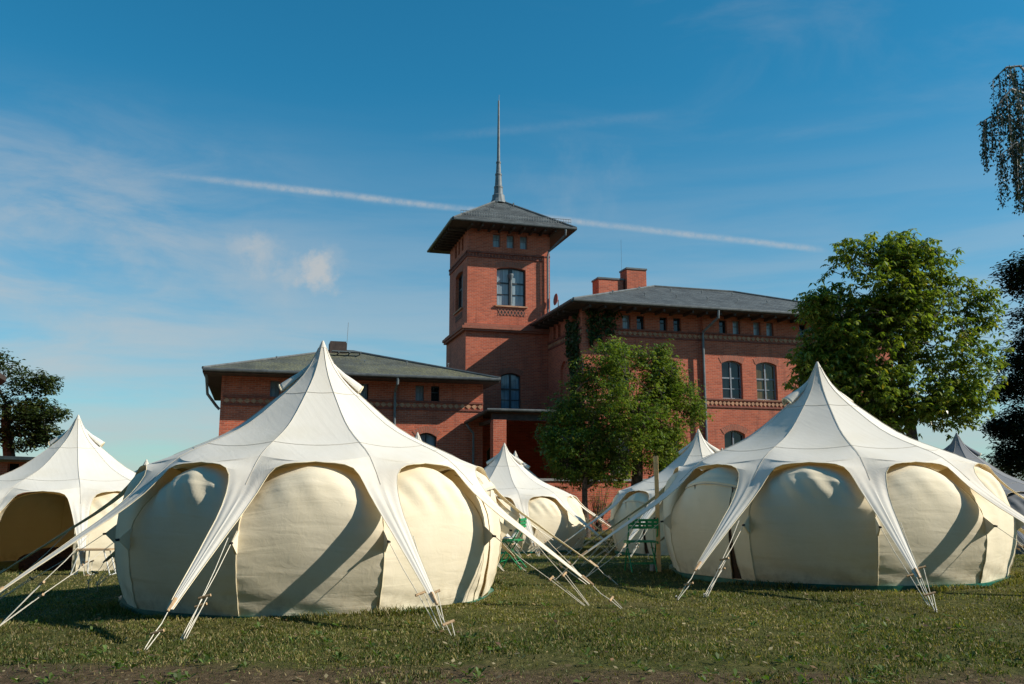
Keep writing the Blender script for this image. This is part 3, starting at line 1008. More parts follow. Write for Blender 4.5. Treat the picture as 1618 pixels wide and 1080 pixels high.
# little column with capital in the tower window
cm = MB(); cm.lathe([(0.0, 10.6), (0.09, 10.6), (0.09, 10.7), (0.055, 10.75), (0.055, 12.0), (0.11, 12.15), (0.14, 12.25), (0.14, 12.33), (0, 12.33)], 12, (-8.215, 5.08))
cm.build('window_column', M['zinc'], bld, smooth=True)
for s in (-9.20, -8.46, -7.74): place_window(wsm2, s, 13.68, TV0)
for s in (6.35, 7.15, 7.95): place_window(wsm, s, 13.68, None, TU0)
wdoor = window_meshes(1.04, 1.70, 0.16, [(0.52, 0.09)], [(1.05, 0.08), (0.5, 0.04)], M['frame'], m_glass('bright window glass', (0.16, 0.27, 0.36)))
place_window(wdoor, -8.78, 5.28, TV0 - 0.1)
wporch = window_meshes(1.1, 2.8, 0.4, [(0.55, 0.07)], [(2.0, 0.07), (1.0, 0.04)], M['frame_grey'], M['glass'])
place_window(wporch, -9.5, 0.4, TV0 - 0.1)
ev = 1.0
tc_ = ((TU0 + TU1) / 2, (TV0 + TV1) / 2)
roofT = hip_roof('roof', TU0 - ev, TU1 + ev + 0.1, TV0 - ev - 0.1, TV1 + ev, 14.70, ((tc_[0] - 0.1, tc_[1], 16.95), (tc_[0] + 0.1, tc_[1], 16.95)), M['slate'], bld, 0.12)
gutter(roofT, [(TU0 - ev, TV0 - ev - 0.16, 14.65), (TU1 + ev + .1, TV0 - ev - 0.16, 14.65)])
gutter(roofT, [(TU0 - ev - 0.06, TV0 - ev - .1, 14.65), (TU0 - ev - 0.06, TV1 + ev, 14.65)])
ridge_caps(roofT, [((TU0 - ev, TV0 - ev - .1, 14.71), (tc_[0], tc_[1], 16.96)), ((TU1 + ev + .1, TV0 - ev - .1, 14.71), (tc_[0], tc_[1], 16.96)), ((TU0 - ev, TV1 + ev, 14.71), (tc_[0], tc_[1], 16.96))])
hooks(roofT, [(u, v, 14.70 + (v - 3.9) * 2.25 / 3.25 + 0.02) for u, v in ((-8.9, 5.9), (-8.0, 5.9), (-8.6, 6.5), (-7.7, 6.4), (-9.3, 5.3))])
sg = MB()
y_ = TV0 - ev + 0.42; z_ = 14.70 + 0.52 * 2.25 / 3.25
for z in (0.10, 0.24): sg.tube([(TU0 - ev + 0.5, y_, z_ + z), (TU1 + ev, y_, z_ + z)], 0.014, 5)
n = 44
for i in range(n):
    u = TU0 - ev + 0.5 + (TU1 + 2 * ev - 0.5 - TU0) * i / (n - 1)
    sg.tube([(u, y_, z_ - 0.02), (u, y_, z_ + 0.26)], 0.010, 4)
sg.build('snow_guard', M['zinc'], roofT)
# rafters under the tower eaves and the right wing eaves
each_box('rafter_tail', [(TU0 + (TU1 - TU0) * i / 8 - 0.05, TU0 + (TU1 - TU0) * i / 8 + 0.05, TV0 - ev, TV0 - 0.002, 14.44, 14.578) for i in range(9)] +
         [(TU0 - ev + 0.05, TU0 - 0.002, TV0 + 0.2 + 4.0 * i / 8 - 0.05, TV0 + 0.2 + 4.0 * i / 8 + 0.05, 14.44, 14.578) for i in range(9)], M['soffit'], roofT)
each_box('rafter_tail', [(RU0 + (RU1 - RU0) * i / 23 - 0.05, RU0 + (RU1 - RU0) * i / 23 + 0.05, -1.1, -0.142, 9.46, 9.598) for i in range(24)] +
         [(RU0 - 0.78, RU0 - 0.002, 0.35 + 4.4 * i / 6, 0.45 + 4.4 * i / 6, 9.46, 9.598) for i in range(7)], M['soffit'], roofR)
sp = MB()
sp.lathe([(0.46, 16.75), (0.36, 17.0), (0.34, 17.22), (0.26, 17.28), (0.235, 17.62), (0.25, 17.66), (0.25, 17.72), (0.20, 17.76), (0.17, 18.35), (0.19, 18.38), (0.19, 18.46),
          (0.145, 18.5), (0.115, 19.05), (0.135, 19.08), (0.135, 19.16), (0.09, 19.2), (0.045, 22.75), (0.0, 22.78)], 14, tc_)
spo = sp.build('spire', M['zinc'], bld, smooth=False)
a = MB(); a.tube([(tc_[0] + .02, tc_[1], 22.7), (tc_[0] + .02, tc_[1], 23.1)], 0.01, 4); a.build('spire_tip', M['zinc'], spo)
downpipe([(-5.62, TV0 - ev - .16, 14.58), (-5.62, TV0 - ev -.1, 14.3), (-6.24, TV0 - 0.22, 13.6), (-6.30, TV0 - 0.2, 13.3), (-6.30, TV0 - 0.2, 10.2)], 0.055)
dish = MB()
dish.lathe([(0.0, 0.0), (0.16, 0.02), (0.30, 0.07), (0.42, 0.15), (0.43, 0.155), (0.30, 0.09), (0.0, 0.03)], 16)
do = dish.build('satellite_dish', M['reddish'], roofR, smooth=True)
do.location = (-5.85, 4.6, 11.0); do.rotation_euler = (R(0), R(-84), R(12)); do.scale = (0.75, 0.5, 0.75)
a = MB(); a.tube([(-5.80, 4.6, 10.3), (-5.80, 4.6, 11.0)], 0.03, 6); a.build('dish_pole', M['zinc'], roofR)

# ---- left wing ----------------------------------------------------------------
LU0, LU1, LD = -21.95, -10.95, 10.0
lw = MB()
f = front(0)
lsm = [(-20.03, -19.65), (-16.42, -15.98), (-13.96, -13.58), (-13.28, -12.90), (-18.0, -17.6)]
lbig = [(-13.9, -13.0), (-16.9, -16.0), (-19.9, -19.0)]
wall_band(lw, f, LU0, LU1, GB, 4.3, [(a_, b_, 1.8, 3.55, 0.18) for a_, b_ in lbig])
wall_band(lw, f, LU0, LU1, 4.3, 5.93, [(a_, b_, 5.07, 5.77, 0) for a_, b_ in lsm])
wall_band(lw, leftside(LU0), 0, LD, GB, 5.93, [])
lw.face([(LU1, 0, GB), (LU1, LD, GB), (LU1, LD, 5.93), (LU1, 0, 5.93)])
lw.face([(LU0, LD, GB), (LU1, LD, GB), (LU1, LD, 5.93), (LU0, LD, 5.93)])
lw.build('wall', M['brick'], bld)
# the strip of wall left of the pipe and below stands back
frieze('frieze', f, LU0 + 0.1, LU1, 4.90, 0.24, bld, 0.265)
for a_, b_ in lbig: lintel(f, a_, b_, 3.55, 0.18, 0.28)
wl = window_meshes(0.9, 1.75, 0.18, [(0.45, 0.06)], [(1.1, 0.06)], M['frame'], M['glass_sky'])
for a_, b_ in lbig: place_window(wl, a_, 1.8, 0)
for i, (a_, b_) in enumerate(lsm): place_window(wsm2 if i < 3 else wsm, a_, 5.07, 0)
roofL = hip_roof('roof', LU0 - 0.7, LU1 + 0.5, -1.0, LD + 0.7, 6.06, ((-17.1, 4.8, 7.85), (-16.2, 4.8, 7.85)), M['slate_moss'], bld)
gutter(roofL, [(LU0 - 0.7, -1.06, 6.01), (LU1 + 0.5, -1.06, 6.01)])
ridge_caps(roofL, [((LU0 - 0.7, -1.0, 6.07), (-17.1, 4.8, 7.87)), ((-17.1, 4.8, 7.87), (-16.2, 4.8, 7.87)), ((-16.2, 4.8, 7.87), (LU1 + .5, -1.0, 6.07))])
hooks(roofL, [(-19.8 + 1.9 * i, 1.6, 6.06 + 1.79 * 2.6 / 5.8) for i in range(5)])
c = MB(); c.box(-17.35, -16.55, 4.2, 4.9, 7.2, 8.18); c.box(-17.32, -16.58, 4.23, 4.87, 8.184, 8.25)
c.build('chimney', M['soffit'], roofL)
c = MB()
for s in (-17.0, -16.5, -16.0): c.box(s - 0.02, s + 0.02, 3.2, 3.9, 7.55, 7.6)
c.box(-17.3, -15.95, 3.3, 3.7, 7.62, 7.66)
c.build('chimney_walkway', M['zinc'], roofL)
a = MB(); a.tube([(-16.5, 4.9, 7.8), (-16.45, 4.9, 9.3)], 0.010, 4); a.build('antenna', M['zinc'], roofL)
downpipe([(-14.9, -1.05, 5.95), (-14.9, -1.0, 5.7), (-14.86, -0.12, 5.45), (-14.86, -0.1, 5.3), (-14.86, -0.1, GB)], 0.055)
downpipe([(LU0 - 0.6, -0.3, 6.0), (LU0 - 0.55, 0.6, 5.2), (LU0 - 0.2, 0.9, 4.75), (LU0 - 0.06, 0.9, 4.6)], 0.06)

# ---- porch --------------------------------------------------------------------
pr = MB()
Pt = [(-11.72, -0.06, 4.26), (-11.36, -2.55, 4.62), (-6.3, -2.55, 4.62), (-6.3, 4.88, 4.95), (-10.9, 4.88, 4.95), (-10.9, -0.06, 4.7)]
pr.face([Pt[0], Pt[1], Pt[2], Pt[3], Pt[4], Pt[5]], 0)
pr.face([(x, y, z - 0.14) for x, y, z in Pt[::-1]], 1)
for i in range(6):
    j = (i + 1) % 6
    A_, B_ = Pt[i], Pt[j]
    pr.face([A_, B_, (B_[0], B_[1], B_[2] - 0.14), (A_[0], A_[1], A_[2] - 0.14)], 2)
porch = pr.build('porch_roof', [M['slate'], M['soffit'], M['gutter']], bld)
bm_ = MB()
bm_.box(-11.15, -6.4, -2.36, -2.12, 4.16, 4.42); bm_.box(-11.15, -10.93, -2.10, -0.1, 4.06, 4.20)
bm_.build('porch_beam', M['soffit'], porch)
gutter(porch, [Vector(Pt[0]) + Vector((-.05, 0, -.06)), Vector(Pt[1]) + Vector((-.05, -.05, -.06)), Vector(Pt[2]) + Vector((0, -.05, -.06))], 0.06)
for u in (-11.14, -7.2):
    pl = MB(); pl.box(u, u + 0.56, -2.50, -2.0, GB, 4.16)
    pl.build('pillar', M['brick'], bld)
downpipe([(-11.72, -0.12, 4.15), (-11.62, -0.2, 3.95), (-11.42, -0.14, 3.75), (-11.40, -0.1, 3.6), (-11.40, -0.1, GB)], 0.05)
tr_ = MB(); tr_.box(-9.6, -1.6, -3.05, -2.75, GB, 1.66)
tr_.build('terrace_wall', M['brick'], bld)
tr_ = MB(); tr_.box(-9.65, -1.55, -3.1, -2.7, 1.662, 1.76); tr_.build('terrace_coping', M['stone'], bld)


def leaves_at(P, size, n_leaflets, droop, size_var=0.3, width=0.34, spread=True):
    """palmate or single leaves: returns verts, faces (4-gons)"""
    n = len(P)
    k = n_leaflets
    az = rng.random((n, 1)) * 2 * np.pi + (np.arange(k)[None, :] / max(k, 1)) * (2 * np.pi if spread else 0) * 0.83
    az = az + (rng.random((n, k)) - 0.5) * 0.4
    tilt = -droop + (rng.random((n, k)) - 0.5) * 0.9
    L = size * (1 + (rng.random((n, k)) - 0.5) * 2 * size_var)
    d = np.stack([np.cos(az) * np.cos(tilt), np.sin(az) * np.cos(tilt), np.sin(tilt)], -1)
    s = np.stack([-np.sin(az), np.cos(az), (rng.random((n, k)) - 0.5) * 0.9], -1)
    s /= np.linalg.norm(s, axis=-1, keepdims=True)
    up = np.cross(s, d)
    base = P[:, None, :] + d * 0.01
    Lx = L[..., None]
    v0 = base
    v1 = base + d * Lx * 0.60 + s * Lx * width * 0.5 - up * Lx * 0.04
    v2 = base + d * Lx - np.array([0, 0, 1.0]) * Lx * 0.12
    v3 = base + d * Lx * 0.60 - s * Lx * width * 0.5 - up * Lx * 0.04
    V = np.stack([v0, v1, v2, v3], 2).reshape(-1, 3)
    F = np.arange(len(V)).reshape(-1, 4)
    return V, F


build_litter()


def sample_ellipsoids(ells, n, shell=0.45):
    """points inside a union of ellipsoids, denser outwards; ells: (c, r, weight)"""
    w = np.array([e[2] for e in ells], float); w /= w.sum()
    idx = rng.choice(len(ells), n, p=w)
    d = rng.normal(size=(n, 3)); d /= np.linalg.norm(d, axis=1, keepdims=True)
    r = (shell + (1 - shell) * rng.random(n)) ** (1 / 1.6)
    C = np.array([e[0] for e in ells], float)[idx]; Rr = np.array([e[1] for e in ells], float)[idx]
    return C + d * Rr * r[:, None]


def make_tree(name, label, base, trunk_top, trunk_r, ells, n_clump, per_clump, clump_r, leaf, leaflets, mat, bark, droop=0.5, twig=True,
              tints=None, group=None, cat='tree', shell=0.45, limb_n=16, width=0.34, gapf=0.0):
    root = empty(name, base)
    tag(root, label, cat, group)
    B = np.array(base, float)
    cl = sample_ellipsoids(ells, n_clump, shell)
    if gapf > 0:
        nz = vnoise(cl[:, 0] * 0.9 + 3, cl[:, 2] * 0.9 + cl[:, 1] * 0.7, 4)
        cl = cl[(nz > gapf) | (rng.random(len(cl)) < 0.25)]
    # wood: trunk, limbs to far clumps, twigs
    tk = MB()
    T = Vector(trunk_top) - Vector(base)
    pts = [Vector((0, 0, -0.2))]
    for i in range(1, 7):
        t = i / 6
        pts.append(T * t + Vector((math.sin(t * 5 + base[0]) * 0.10, math.cos(t * 4) * 0.08, 0)) * (1 if i < 6 else 0.3) * min(1, T.length / 5))
    rr = [trunk_r * (1.25 - 0.55 * i / 6) for i in range(7)]
    rr[0] *= 1.25
    tk.tube(pts, rr, 10)
    nodes = [(p, r) for p, r in zip(pts[2:], rr[2:])]
    order = cl[rng.permutation(len(cl))]
    picks = []
    for p in order:
        p = Vector(p) - Vector(base)
        if all((p - q).length > 0.8 for q in picks): picks.append(p)
        if len(picks) >= limb_n: break
    for p in picks:
        q, r0 = min(nodes, key=lambda e: (e[0] - p).length + max(0, e[0].z - p.z) * 2.5)
        mid = q.lerp(p, 0.5) + Vector((random.uniform(-.2, .2), random.uniform(-.2, .2), 0.22 * (p - q).length))
        path = [q, q.lerp(mid, 0.55) + Vector((0, 0, 0.03)), mid, mid.lerp(p, 0.5) + Vector((0, 0, 0.05)), p]
        r1 = min(r0 * 0.55, 0.03 + 0.018 * (p - q).length)
        rads = [r1, r1 * 0.8, r1 * 0.6, r1 * 0.42, r1 * 0.2]
        tk.tube(path, rads, 6)
        nodes += [(a_, b_) for a_, b_ in zip(path[2:], rads[2:])]
    ncoords = np.array([tuple(a_) for a_, b_ in nodes])
    if twig:
        for p in cl[:: max(1, len(cl) // 420)]:
            q = p - B
            j = np.argmin(((ncoords - q) ** 2).sum(1))
            a_ = Vector(ncoords[j]); b_ = Vector(q)
            if (b_ - a_).length < 2.2:
                m_ = a_.lerp(b_, 0.55) + Vector((0, 0, 0.1))
                tk.tube([a_, m_, b_], [0.014, 0.010, 0.004], 4, caps=False)
    tk.build('trunk', bark, root, smooth=True)
    cc = np.repeat(cl, per_clump, axis=0)
    off = rng.normal(size=cc.shape); off /= np.maximum(np.linalg.norm(off, axis=1, keepdims=True), 1e-6)
    off *= (rng.random(len(cc)) ** 0.45)[:, None] * clump_r
    off[:, 2] *= 0.75
    P = cc + off - B
    V, F = leaves_at(P, leaf, leaflets, droop, width=width)
    nl = len(F)
    tn = np.repeat(rng.random((len(cl), 1)), per_clump * leaflets, axis=0)[:nl]
    tint = 0.72 + 0.5 * tn + 0.35 * (rng.random((nl, 1)) - 0.5)
    warm = (rng.random((nl, 1)) < 0.035)
    c = tint * np.array([[1.0, 1.0, 1.0]])
    c[:, 0:1] *= 0.92 + 0.30 * tn
    c = np.where(warm, tint * np.array([[2.3, 1.35, 1.0]]), c)
    fast_mesh('crown', V, F, mat, root, colors=c)
    return root


def ell(px, py, Y, rx, ry, w=1.0, rz=None):
    """crown lobe centred on a photo direction at distance Y; radii in metres"""
    c = at(px, py, Y)
    return ((c.x, c.y, c.z), (rx, (rz or (rx * 0.85)), ry), w)


# chestnut behind the right-hand tent
Yt = 27.0
s_ = Yt / 1400.0
b = at(1452, 870, Yt); base = (b.x, b.y, gz(b.x, b.y))
top = at(1425, 560, Yt)
make_tree('chestnut_tree', 'broad leafy chestnut tree standing behind the front right tent', base, tuple(top), 0.17,
          [ell(1385, 500, Yt, 100 * s_, 130 * s_, 3), ell(1330, 540, Yt + 0.3, 72 * s_, 95 * s_, 2), ell(1455, 455, Yt, 78 * s_, 78 * s_, 1.3),
           ell(1505, 560, Yt, 82 * s_, 92 * s_, 1.6), ell(1290, 585, Yt + 0.3, 48 * s_, 48 * s_, .7), ell(1550, 470, Yt, 32 * s_, 45 * s_, .28),
           ell(1400, 620, Yt, 100 * s_, 52 * s_, 1.2), ell(1370, 405, Yt, 55 * s_, 40 * s_, .9), ell(1430, 400, Yt, 50 * s_, 32 * s_, .6), ell(1290, 480, Yt, 30 * s_, 30 * s_, .3), ell(1500, 640, Yt, 60 * s_, 42 * s_, .6), ell(1400, 655, Yt, 80 * s_, 40 * s_, .9), ell(1350, 600, Yt, 80 * s_, 60 * s_, .8), ell(1470, 520, Yt, 80 * s_, 90 * s_, 1.2)],
          2300, 5, 0.36, 0.165, 5, M['leaf_a'], M['bark'], 0.6, shell=0.05, limb_n=50, width=0.46, gapf=0.29)
# leafy tree in front of the mansion
Yt = 32.5
s_ = Yt / 1400.0
b = at(1008, 800, Yt); base = (b.x, b.y, gz(b.x, b.y))
top = at(1000, 640, Yt)
make_tree('leafy_tree', 'dense rounded green tree directly in front of the mansion wall', base, tuple(top), 0.20,
          [ell(985, 640, Yt, 100 * s_, 92 * s_, 3), ell(1003, 655, Yt - 1.6, 45 * s_, 70 * s_, 1.3), ell(975, 572, Yt, 55 * s_, 38 * s_, 1), ell(1045, 600, Yt, 42 * s_, 45 * s_, .8), ell(1075, 625, Yt, 36 * s_, 28 * s_, .5),
           ell(895, 650, Yt, 36 * s_, 28 * s_, .5), ell(925, 690, Yt, 70 * s_, 60 * s_, 1.2), ell(1040, 690, Yt, 62 * s_, 62 * s_, 1.3), ell(930, 600, Yt, 35 * s_, 40 * s_, .5),
           ell(1048, 562, Yt, 18 * s_, 26 * s_, .2), ell(870, 690, Yt, 22 * s_, 26 * s_, .25), ell(1100, 655, Yt, 22 * s_, 20 * s_, .2), ell(905, 745, Yt, 40 * s_, 26 * s_, .5), ell(1060, 740, Yt, 34 * s_, 24 * s_, .4), ell(960, 545, Yt, 22 * s_, 16 * s_, .2)],
          2000, 9, 0.34, 0.115, 3, M['leaf_b'], M['bark'], 0.5, shell=0.1, limb_n=34, width=0.5, gapf=0.17)
b = at(927, 800, 31.5); base = (b.x, b.y, gz(b.x, b.y))
top = at(925, 700, 31.5); s_ = 31.5 / 1400
make_tree('leafy_tree', 'smaller green tree with a thin trunk, beside the porch left of the dense rounded one', base, tuple(top), 0.10,
          [ell(915, 715, 31.5, 52 * s_, 42 * s_, 1), ell(960, 735, 31.5, 42 * s_, 32 * s_, .6), ell(885, 700, 31.5, 28 * s_, 30 * s_, .4)],
          420, 9, 0.26, 0.12, 3, M['leaf_b'], M['bark'], 0.5, limb_n=12, width=0.5)
# left background tree
Yt = 46
s_ = Yt / 1400.0
b = at(20, 790, Yt)
top = at(12, 640, Yt)
make_tree('oak_tree', 'airy dark green tree rising behind the left tent and low brick house', (b.x, b.y, gz(b.x, b.y)), tuple(top), 0.3,
          [ell(10, 600, Yt, 55 * s_, 38 * s_, 1.2), ell(55, 605, Yt, 34 * s_, 20 * s_, .6), ell(60, 650, Yt, 42 * s_, 20 * s_, .7), ell(5, 660, Yt, 60 * s_, 40 * s_, 1.3),
           ell(70, 685, Yt, 28 * s_, 16 * s_, .4), ell(-70, 620, Yt, 70 * s_, 70 * s_, 1.4), ell(-20, 570, Yt, 34 * s_, 18 * s_, .5), ell(30, 690, Yt, 45 * s_, 22 * s_, .6)],
          620, 14, 0.42, 0.20, 2, M['leaf_far'], M['bark'], 0.3, shell=0.3, limb_n=30, width=0.6, gapf=0.30)
# dark tree on the right edge
Yt = 30
s_ = Yt / 1400.0
b = at(1690, 800, Yt)
top = at(1690, 430, Yt)
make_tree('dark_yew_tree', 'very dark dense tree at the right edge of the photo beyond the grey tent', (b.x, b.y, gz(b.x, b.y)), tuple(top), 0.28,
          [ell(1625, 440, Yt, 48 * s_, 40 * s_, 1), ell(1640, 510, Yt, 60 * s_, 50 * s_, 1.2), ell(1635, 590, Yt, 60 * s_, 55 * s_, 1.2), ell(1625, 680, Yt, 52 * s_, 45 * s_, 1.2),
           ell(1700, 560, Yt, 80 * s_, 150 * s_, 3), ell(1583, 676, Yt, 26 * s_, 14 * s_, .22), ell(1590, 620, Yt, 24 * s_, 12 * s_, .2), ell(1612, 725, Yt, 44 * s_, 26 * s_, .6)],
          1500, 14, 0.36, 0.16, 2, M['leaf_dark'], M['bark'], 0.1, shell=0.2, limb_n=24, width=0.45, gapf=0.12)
# small conifer tops and a shrub far right
for (px, py, Y, hh, lab) in ((1546, 722, 60, 2.6, 'small pointed conifer seen in the gap between the grey tent and the dark tree'),):
    p = at(px, py, Y)
    root = empty('conifer_tree', (p.x, p.y, gz(p.x, p.y)))
    tag(root, lab, 'tree')
    tk = MB(); tk.tube([(0, 0, -.1), (0, 0, p.z + .3)], [0.1, 0.02], 6); tk.build('trunk', M['bark'], root)
    n = 900
    t = rng.random(n) ** 0.7
    a_ = rng.random(n) * 2 * np.pi
    zz = (p.z - root.location.z) * (1 - t * 0.85)
    rr = 0.15 + 1.5 * t * (0.7 + 0.3 * rng.random(n))
    P = np.stack([np.cos(a_) * rr, np.sin(a_) * rr, zz], 1)
    V, F = leaves_at(P, 0.3, 1, 0.2, width=0.3)
    fast_mesh('crown', V, F, M['leaf_dark'], root, colors=np.tile(0.8 + 0.5 * rng.random((len(F), 1)), (1, 3)))
p = at(1600, 752, 36)
make_tree('round_bush', 'yellow-green bush under the dark tree at the right edge', (p.x, p.y, gz(p.x, p.y)), (p.x, p.y, p.z), 0.05,
          [((p.x, p.y, p.z - 0.5), (1.5, 1.2, 1.3), 1), ((p.x + 1.6, p.y, p.z - 0.4), (1.4, 1.2, 1.3), 1)], 160, 12, 0.3, 0.14, 2, M['leaf_far'], M['bark'], 0.3, limb_n=8, width=0.5, cat='bush')


# weeping birch reaching in from the right
def sky_block_leaves():
    """unseen dark leaf screen added behind the camera: keeps sky light off the near side of everything"""
    P = []
    n = 15000
    cx = (rng.random(n) * 2 - 1) * 46
    base = -13 - 5 * vnoise(cx * 0.12, cx * 0 + 1, 3)
    top = 10 + 7 * vnoise(cx * 0.16, cx * 0 + 7, 5)
    t = rng.random(n) ** 0.85
    P = np.stack([cx, base + rng.normal(size=n) * 1.6, 0.4 + t * top], 1)
    V, F = leaves_at(P, 1.1, 2, 0.4, width=0.8)
    o = fast_mesh('sky_block_screen', V, F, M['leaf_dark'], colors=np.tile(0.8 + 0.8 * rng.random((len(F), 1)), (1, 3)))  # foliage added out of view only to cut sky fill
    tag(o, 'dark leaf screen added unseen behind the viewer to block sky light', 'woods', kind='stuff')


sky_block_leaves()

def birch():
    Y = 15.5
    bx = 11.2
    root = empty('weeping_birch', (bx, Y, gz(bx, Y)))
    tag(root, 'weeping birch whose thin hanging branches reach in at the upper right edge', 'tree')
    tk = MB()
    tk.tube([(0, 0, -.2), (0.05, 0, 2.5), (-0.1, 0.1, 5), (0.0, 0, 7.5), (0.1, 0, 10.5)], [0.2, 0.17, 0.13, 0.09, 0.03], 10)
    P = []
    O = Vector(root.location)
    def q_(px, py, dy=0.0): return at(px, py, Y + dy) - O
    limbs = [[(1745, 330, 0), (1660, 235, 0), (1600, 190, .1), (1565, 184, .2), (1543, 198, .2)],
             [(1745, 260, 0), (1660, 160, 0), (1612, 104, .2), (1590, 106, .2), (1569, 126, .3)],
             [(1745, 300, 0), (1690, 200, 0), (1625, 150, -.5), (1598, 140, -.6), (1574, 168, -.6)],
             [(1745, 380, 0), (1690, 280, 0), (1640, 235, -.4), (1605, 225, -.4), (1580, 245, -.4)],
             [(1745, 200, 0), (1700, 80, 0), (1650, 70, .3), (1622, 100, .3)],
             [(1745, 420, 0), (1700, 320, 0), (1640, 280, .5), (1612, 290, .5)],
             [(1745, 300, 0), (1830, 180, 0), (1900, 190, 0), (1930, 240, 0)],
             [(1745, 220, 0), (1810, 90, 1), (1850, 100, 1.5), (1880, 150, 1.5)],
             [(1745, 350, 0), (1800, 260, 1.5), (1820, 250, 2.2), (1830, 290, 2.5)],
             [(1745, 250, 0), (1720, 120, 1.5), (1690, 100, 2.2), (1680, 150, 2.5)]]
    for lb in limbs:
        pts = [q_(*p) for p in lb]
        tk.tube(pts, [0.05 * (1 - 0.85 * i / (len(pts) - 1)) for i in range(len(pts))], 5)
        for i in range(1, len(pts)):
            a_, b_ = pts[i - 1], pts[i]
            n_ = max(4, int((b_ - a_).length / 0.045))
            for k in range(n_):
                s0 = a_.lerp(b_, k / n_) + Vector((0, random.gauss(0, .12), 0))
                pxx = 809 + 1400 * (s0.x + O.x) / Y
                L = max(0.12, (pxx - 1536) * 0.0135 + 0.12) * random.uniform(0.35, 1.15)
                L = min(L, 1.7)
                sw = Vector((random.uniform(-.10, .08), random.uniform(-.1, .1), 0))
                st = [s0, s0 + sw * 0.5 + Vector((0, 0, -L * 0.3)), s0 + sw * 0.8 + Vector((0, 0, -L * 0.65)), s0 + sw + Vector((0, 0, -L))]
                tk.tube(st, [0.007, 0.006, 0.005, 0.003], 3, caps=False)
                for j in range(int(L * 75)):
                    t = random.random() * 3; ii = min(2, int(t))
                    q = st[ii].lerp(st[ii + 1], t - ii)
                    P.append((q.x + random.gauss(0, .03), q.y + random.gauss(0, .03), q.z))
    tk.build('trunk', M['birchbark'], root, smooth=True)
    V, F = leaves_at(np.array(P), 0.048, 1, 0.9, width=0.75)
    fast_mesh('crown', V, F, M['leaf_dark'], root, colors=np.tile(0.9 + 0.9 * rng.random((len(F), 1)), (1, 3)))


birch()


# creeper on the corner of the right wing, and dry twigs at its foot
def creeper():
    root = empty('ivy_creeper', (BO[0], BO[1], 0), A16)
    tag(root, 'dark green ivy hanging down the shaded corner of the right wing', 'climbing plant')
    P = []
    # on the left-facing side wall, u = RU0: strands (v, ztop, zbottom, halfwidth)
    for (v, zt, zb, hw) in ((0.55, 9.7, 7.2, 0.35), (1.0, 9.2, 6.7, 0.5), (1.5, 9.4, 7.6, 0.3), (0.9, 7.2, 5.4, 0.3)):
        for i in range(int((zt - zb) * 150)):
            z = random.uniform(zb, zt)
            ta = (z - zb) / (zt - zb)
            w = hw * (0.35 + 0.9 * math.sin(math.pi * min(1, ta * 0.9 + 0.08)))
            P.append((RU0 - 0.03 - 0.16 * random.random(), v + random.gauss(0, w * 0.5), z))
    for (u, zt, zb, hw) in ((-5.4, 9.75, 8.1, 0.62), (-4.9, 9.7, 8.5, 0.5), (-5.8, 9.6, 7.9, 0.3)):
        for i in range(int((zt - zb) * 165)):
            z = random.uniform(zb, zt)
            ta = (z - zb) / (zt - zb)
            w = hw * (0.3 + 0.9 * ta)
            uu = u + random.gauss(0, w * 0.55)
            if uu < RU0: continue
            P.append((uu, -0.03 - 0.14 * random.random(), z))
    V, F = leaves_at(np.array(P), 0.14, 1, 1.0, width=0.8)
    fast_mesh('foliage', V, F, M['ivy'], root, colors=np.tile(0.6 + 0.9 * rng.random((len(F), 1)), (1, 3)))
    st = MB()
    for v in (0.5, 0.95, 1.4): st.tube([(RU0 - 0.03, v, GB), (RU0 - 0.04, v + 0.1, 3), (RU0 - 0.04, v - 0.05, 6), (RU0 - 0.04, v, 9)], 0.025, 5)
    st.build('stem', M['bark'], root)


creeper()


def dry_shrub():
    p = at(946, 815, 36)
    z = gz(p.x, p.y)
    root = empty('twiggy_shrub', (p.x, p.y, z))
    tag(root, 'bare brown twiggy shrub against the brick wall under the trees', 'shrub')
    st = MB(); P = []
    for i in range(34):
        a_ = random.uniform(0, 6.28); l = random.uniform(1.1, 2.0)
        e = Vector((math.cos(a_) * 0.42 * random.random() * l, math.sin(a_) * 0.3 * random.random() * l, l))
        st.tube([(random.gauss(0, .1), random.gauss(0, .08), -0.1), e * 0.5 + Vector((random.gauss(0, .05), 0, 0)), e], [0.018, 0.012, 0.004], 4)
        for k in range(4): P.append(tuple(e * random.uniform(0.55, 1.0) + Vector((random.gauss(0, .08), 0, 0))))
    st.build('twig', M['bark'], root)
    V, F = leaves_at(np.array(P), 0.09, 2, 0.2, width=0.5)
    fast_mesh('foliage', V, F, M['leaf_b'], root, colors=np.tile(np.array([[1.2, 0.9, 0.7]]), (len(F), 1)))


dry_shrub()

